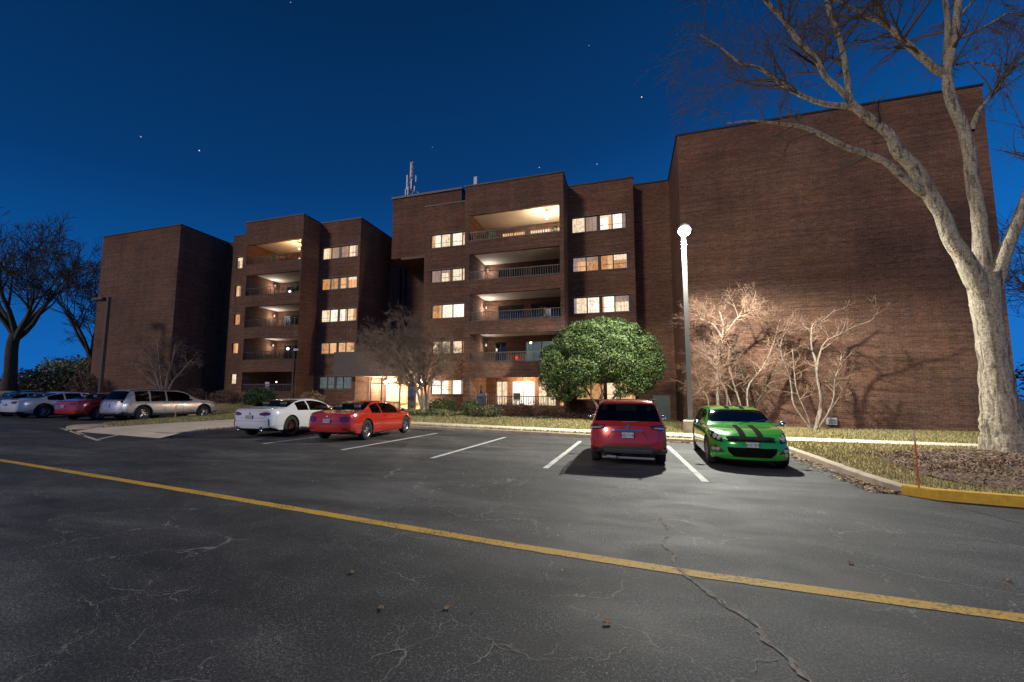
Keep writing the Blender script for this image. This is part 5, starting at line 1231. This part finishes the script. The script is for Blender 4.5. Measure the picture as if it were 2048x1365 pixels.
# ------------------------------------------------ coupes (three quarter rear)
CP=dict(top=[(0,.66),(.02,.69),(.10,.72),(.16,.745),(.30,.93),(.40,.99),(.48,1.0),(.58,.96),(.72,.74),(.76,.69),(.9,.62),(.97,.53),(1,.44)],
 belt=[(0,.62),(.12,.68),(.5,.655),(.75,.63),(.9,.56),(1,.42)],wid=[(0,.88),(.05,.96),(.14,1),(.8,1),(.92,.95),(1,.84)],
 bot=[(0,.24),(.1,.16),(.5,.13),(.92,.13),(1,.18)],roofw=.68,gmax=.33,rwin=(.17,.33),wind=(.57,.72),side=((.27,.40),(.415,.66)),
 rear=[(.2,.04),(.32,-.02),(.5,0),(.66,.03)],front=[(.2,.0),(.4,-.03),(.6,.12)],cr=.26,cf=.4,er=.13,ef=.2,R=.345,rw=(.205,.80),spokes=7)
def coupe(name,label,W,H,L,pos,rz,pm,sp,txt,tl,white=False,kind='coupe'):
    c=Car(name,label,W,H,L,pos,rz,pm,sp); h=H
    for sg in (-1,1):
        if white:
            c.decal('tail_light',M['redlens'],[(sg*.40,0,.575*h),(sg*.42,0,.625*h),(sg*.62,0,.655*h),(sg*.80,0,.64*h),(sg*.80,0,.58*h),(sg*.6,0,.56*h)],(-sg*.45,1,0),.012,.02,.03)
            c.decal('bumper_vent',M['clad'],[(sg*.76,0,.30*h),(sg*.74,0,.5*h),(sg*.80,0,.46*h),(sg*.82,0,.32*h)],(-sg*.5,1,0),.01,.02,.04)
            m=MB(); m.lathe([(.05,0),(.075,-.02),(.08,-.03),(.07,-.035),(.045,-.02)],16,(0,0,0),'x'); o=c.part(m,'exhaust_tip',M['chrome']); o.location=(sg*.5,c.rays(sg*.5,.3*h)-L/2+.0,.235*h); o.rotation_euler=(0,0,R(90))
        else:
            c.decal('tail_light',M['redlens'],[(sg*.46,0,.50*h),(sg*.46,0,.60*h),(sg*.66,0,.625*h),(sg*.80,0,.61*h),(sg*.80,0,.5*h),(sg*.6,0,.47*h)],(-sg*.4,1,0),.012,.02,.03)
            c.decal('reflector',M['redlens'],[(sg*.55,0,.30*h),(sg*.55,0,.325*h),(sg*.74,0,.335*h),(sg*.74,0,.31*h)],(-sg*.4,1,0),.01,.02,.04)
        c.seam([(sg*.9,L*.41,.2*h),(sg*.9,L*.405,.63*h)],(-sg,0,0)); c.seam([(sg*.9,L*.695,.25*h),(sg*.9,L*.70,.6*h)],(-sg,0,0))
        c.seam([(sg*.9,L*.41,.2*h),(sg*.9,L*.69,.2*h)],(-sg,0,0)); c.seam([(sg*.9,L*.02,.30*h),(sg*.9,L*.15,.31*h)],(-sg,0,0),.008,'bumper_seam')
        hd=MB(); hd.tube([(0,-.09,0),(sg*.02,-.05,.004),(sg*.02,.05,.004),(0,.09,0)],.013,6); hh=c.bvh.ray_cast(Vector((sg*3,L*.45,.58*h)),Vector((-sg,0,0))); o=c.part(hd,'door_handle',pm,smooth=True); o.location=(hh[0].x+sg*.008,L*.45-L/2,.58*h)
    if white: c.decal('rear_diffuser',M['black'],[(-.78,0,.15*h),(-.76,0,.27*h),(-.35,0,.235*h),(.35,0,.235*h),(.76,0,.27*h),(.78,0,.15*h)],(0,1,0),.012,.02,.05)
    c.seam([(-.62,0,.62*h),(-.55,0,.50*h),(.55,0,.50*h),(.62,0,.62*h)],(0,1,0),.009,'boot_seam')
    c.seam([(-.72,0,.425*h),(.72,0,.425*h)],(0,1,0),.009,'bumper_seam')
    y=min(c.rays(0,(.52 if white else .47)*h),c.rays(0,.55*h)); c.plate(y-.015,(.525 if white else .51)*h,False,txt,.29,.13)
    m=MB(); m.lathe([(0,0),(.035,0),(.04,.01)],16,axis='x'); o=c.part(m,'badge',M['chrome']); o.location=(0,c.rays(0,.62*h)-L/2-.008,.615*h); o.rotation_euler=(0,0,R(-90))
    c.mirror(L*.685,.69*h,pm); return c
cp2=dict(CP); cp2['spokes']=6
coupe('coupe_car','glossy red two-door coupe parked with its tail toward the camera, nearest the empty stalls',1.80,1.33,5.1,(-9.45,14.4,0),R(3.2),paint('paint_red_coupe',(.48,.022,.012),.18,.1),cp2,'EVW 820','r')
cp3=dict(CP); cp3['rim']=m_flat('rim_dark_red',(.10,.025,.02),.35,.6); cp3['spokes']=9; cp3['R']=.37
cp3['top']=[(0,.70),(.02,.73),(.08,.745),(.14,.755),(.30,.94),(.40,.99),(.48,1.0),(.58,.96),(.72,.75),(.76,.70),(.9,.63),(.97,.54),(1,.45)]
cp3['belt']=[(0,.66),(.12,.69),(.5,.66),(.75,.63),(.9,.56),(1,.42)]
coupe('coupe_car','white coupe with red-tinted wheels parked left of the red coupe',1.86,1.38,5.1,(-12.8,14.5,0),R(3.5),paint('paint_white',(.70,.69,.70),.2),cp3,'KTA 371','w',True)
# ------------------------------------------------ cars of the left lot
SV=dict(SUV); SV.update(top=[(0,.60),(.02,.64),(.085,.90),(.12,.965),(.3,1.0),(.5,.985),(.58,.94),(.72,.69),(.76,.645),(.9,.60),(.97,.53),(1,.44)],side=((.13,.25),(.265,.40),(.415,.64)),wind=(.575,.72),R=.41,rw=(.20,.79),rwin=(.022,.09),spokes=8)
silver=paint('paint_silver',(.46,.47,.50),.28,.55)
c=Car('crossover_car','silver crossover estate with dark wheel arches, side on in the left lot',1.95,1.82,6.2,(-26.85,19.1,0),R(.2),silver,SV); Ls=6.2
for sg in (-1,1):
    c.decal('tail_light',M['redlens'],[(sg*.62,0,1.02),(sg*.62,0,1.10),(sg*.92,0,1.16),(sg*.97,0,1.12),(sg*.97,0,1.02)],(-sg*.5,1,0),.015,.02,.04)
    for yy in (.40,.575): c.seam([(sg*1,yy*Ls,.35),(sg*1,yy*Ls-.05,1.04)],(-sg,0,0),.014)
    c.seam([(sg*1,.26*Ls,.75),(sg*1,.235*Ls,1.04)],(-sg,0,0),.014)
    for yc in SV['rw']:
        R_=SV['R']; m=MB(); pts=[(sg*(.975-.004),yc*Ls+R_*1.2*math.cos(a),R_+R_*1.2*math.sin(a)) for a in [math.pi*i/14 for i in range(15)]]; m.tube(pts,.035,6); c.part(m,'arch_cladding',M['clad'],smooth=True)
c.decal('rear_bumper',M['clad'],[(-.95,0,.3),(-.95,0,.5),(.95,0,.5),(.95,0,.3)],(0,1,0),.02,.02,.08)
c.decal('skid_plate',M['steel'],rect(-.6,.42,.6,.52),(0,1,0),.03,.02,.08); c.plate(c.rays(0,.85)-.02,.85,False,'7HR 226',.3,.15); c.mirror(3.9,1.12,silver)
m=MB(); m.tube([(.72,.6,1.70),(.73,1.6,1.76),(.70,3.2,1.75)],.02,6); c.part(m,'roof_rail',M['black'])
SD=dict(CP); SD['side']=((.23,.36),(.375,.51),(.525,.68)); SD['rwin']=(.14,.31); SD['spokes']=8
red2=paint('paint_dark_red',(.38,.018,.02),.2,.2)
def sedan(label,W,H,L,pos,rz,pm,sp,txt,name='sedan_car'):
    c=Car(name,label,W,H,L,pos,rz,pm,sp)
    for sg in (-1,1):
        c.decal('tail_light',M['redlens'],[(sg*.5,0,.55*H),(sg*.5,0,.61*H),(sg*.85,0,.64*H),(sg*.88,0,.60*H),(sg*.80,0,.54*H)],(-sg*.5,1,0),.015,.02,.04)
        for yy in (.39,.52,.69): c.seam([(sg*1,yy*L,.2*H),(sg*1,yy*L,.63*H)],(-sg,0,0),.014)
    c.decal('rear_diffuser',M['black'],[(-.75,0,.16*H),(-.75,0,.22*H),(.75,0,.22*H),(.75,0,.16*H)],(0,1,0),.015,.02,.06)
    c.plate(c.rays(0,.5*H)-.02,.5*H,False,txt,.3,.14); c.mirror(L*.685,.69*H,pm); return c
s1=dict(SD); s1['R']=.39
sedan('dark red hatch car squeezed between the silver crossover and the white sedan',2.2,1.6,5.4,(-29.7,18.2,0),R(1.5),red2,s1,'2LK 918','hatchback_car')
s2=dict(SD); s2['R']=.43
sedan('pearl white sedan in the left lot, left of the dark red car',2.1,1.62,6.4,(-35.0,18.75,0),R(0),paint('paint_pearl',(.60,.60,.63),.2,.1),s2,'DMT 604')
sedan('grey sedan cut by the left edge of the picture',2.0,1.58,6.0,(-39.3,19.0,0),R(0),paint('paint_grey',(.32,.33,.36),.22,.4),s2,'XRJ 155')
sedan('black sedan behind the grey one at the far left edge',2.0,1.72,6.0,(-42.7,20.6,0),R(0),paint('paint_black',(.02,.03,.035),.15,.3),s2,'AFN 420')
# ================================================================== SKY AND LIGHT
w=bpy.data.worlds.new('World'); SC.world=w; w.use_nodes=True; t=w.node_tree; t.nodes.clear()
def N(ty,**k):
    x=t.nodes.new(ty)
    for a,v in k.items(): setattr(x,a,v)
    return x
out=N('ShaderNodeOutputWorld'); bg=N('ShaderNodeBackground'); t.links.new(bg.outputs[0],out.inputs[0])
tc=N('ShaderNodeTexCoord'); sx=N('ShaderNodeSeparateXYZ'); t.links.new(tc.outputs['Generated'],sx.inputs[0])
sky=N('ShaderNodeTexSky',sky_type='NISHITA'); sky.sun_disc=False; sky.sun_elevation=R(4); sky.sun_rotation=R(-160)
# dusk gradient over the dome, brighter toward the west (left)
dv=N('ShaderNodeVectorMath',operation='DOT_PRODUCT'); t.links.new(tc.outputs['Generated'],dv.inputs[0]); dv.inputs[1].default_value=(-.16,.02,.98)
rp=N('ShaderNodeValToRGB'); t.links.new(dv.outputs['Value'],rp.inputs[0]); e=rp.color_ramp.elements
st=[(0,(.0,.15,.56)),(.16,(.0,.13,.50)),(.34,(.0,.078,.31)),(.52,(.0,.037,.155)),(.75,(.0,.021,.085)),(1,(.0,.014,.062))]
while len(e)<len(st): e.new(.5)
for i,(p,c) in enumerate(st): e[i].position=p; e[i].color=(*c,1)
vo=N('ShaderNodeTexVoronoi'); t.links.new(tc.outputs['Generated'],vo.inputs['Vector']); vo.inputs['Scale'].default_value=25
lt=N('ShaderNodeMath',operation='LESS_THAN'); t.links.new(vo.outputs['Distance'],lt.inputs[0]); lt.inputs[1].default_value=.024
sc=N('ShaderNodeSeparateColor'); t.links.new(vo.outputs['Color'],sc.inputs[0]); gt=N('ShaderNodeMapRange'); t.links.new(sc.outputs[0],gt.inputs[0]); gt.inputs[1].default_value=.6; gt.inputs[2].default_value=1; gt.inputs[4].default_value=1.1
mu=N('ShaderNodeMath',operation='MULTIPLY'); t.links.new(lt.outputs[0],mu.inputs[0]); t.links.new(gt.outputs[0],mu.inputs[1])
ad=N('ShaderNodeMix',data_type='RGBA',blend_type='ADD'); ad.inputs[0].default_value=1; t.links.new(rp.outputs[0],ad.inputs[6]); t.links.new(mu.outputs[0],ad.inputs[7])
sm=N('ShaderNodeMix',data_type='RGBA',blend_type='ADD'); sm.inputs[0].default_value=.003; t.links.new(ad.outputs[2],sm.inputs[6]); t.links.new(sky.outputs[0],sm.inputs[7])
t.links.new(sm.outputs[2],bg.inputs[0]); bg.inputs[1].default_value=1.0
sl=bpy.data.lights.new('fill_sun','SUN'); sl.energy=1.35; sl.angle=R(9); sl.color=(1,.86,.72); so=bpy.data.objects.new('fill_sun',sl); COL.objects.link(so)  # warm fill added from behind the viewpoint to brighten the dusk scene
so.rotation_euler=Vector((.42,.76,-.42)).to_track_quat('-Z','Y').to_euler()
SC.view_settings.view_transform='Standard'; SC.view_settings.look='None'; SC.view_settings.exposure=0; SC.view_settings.gamma=1
SC.render.engine='CYCLES'
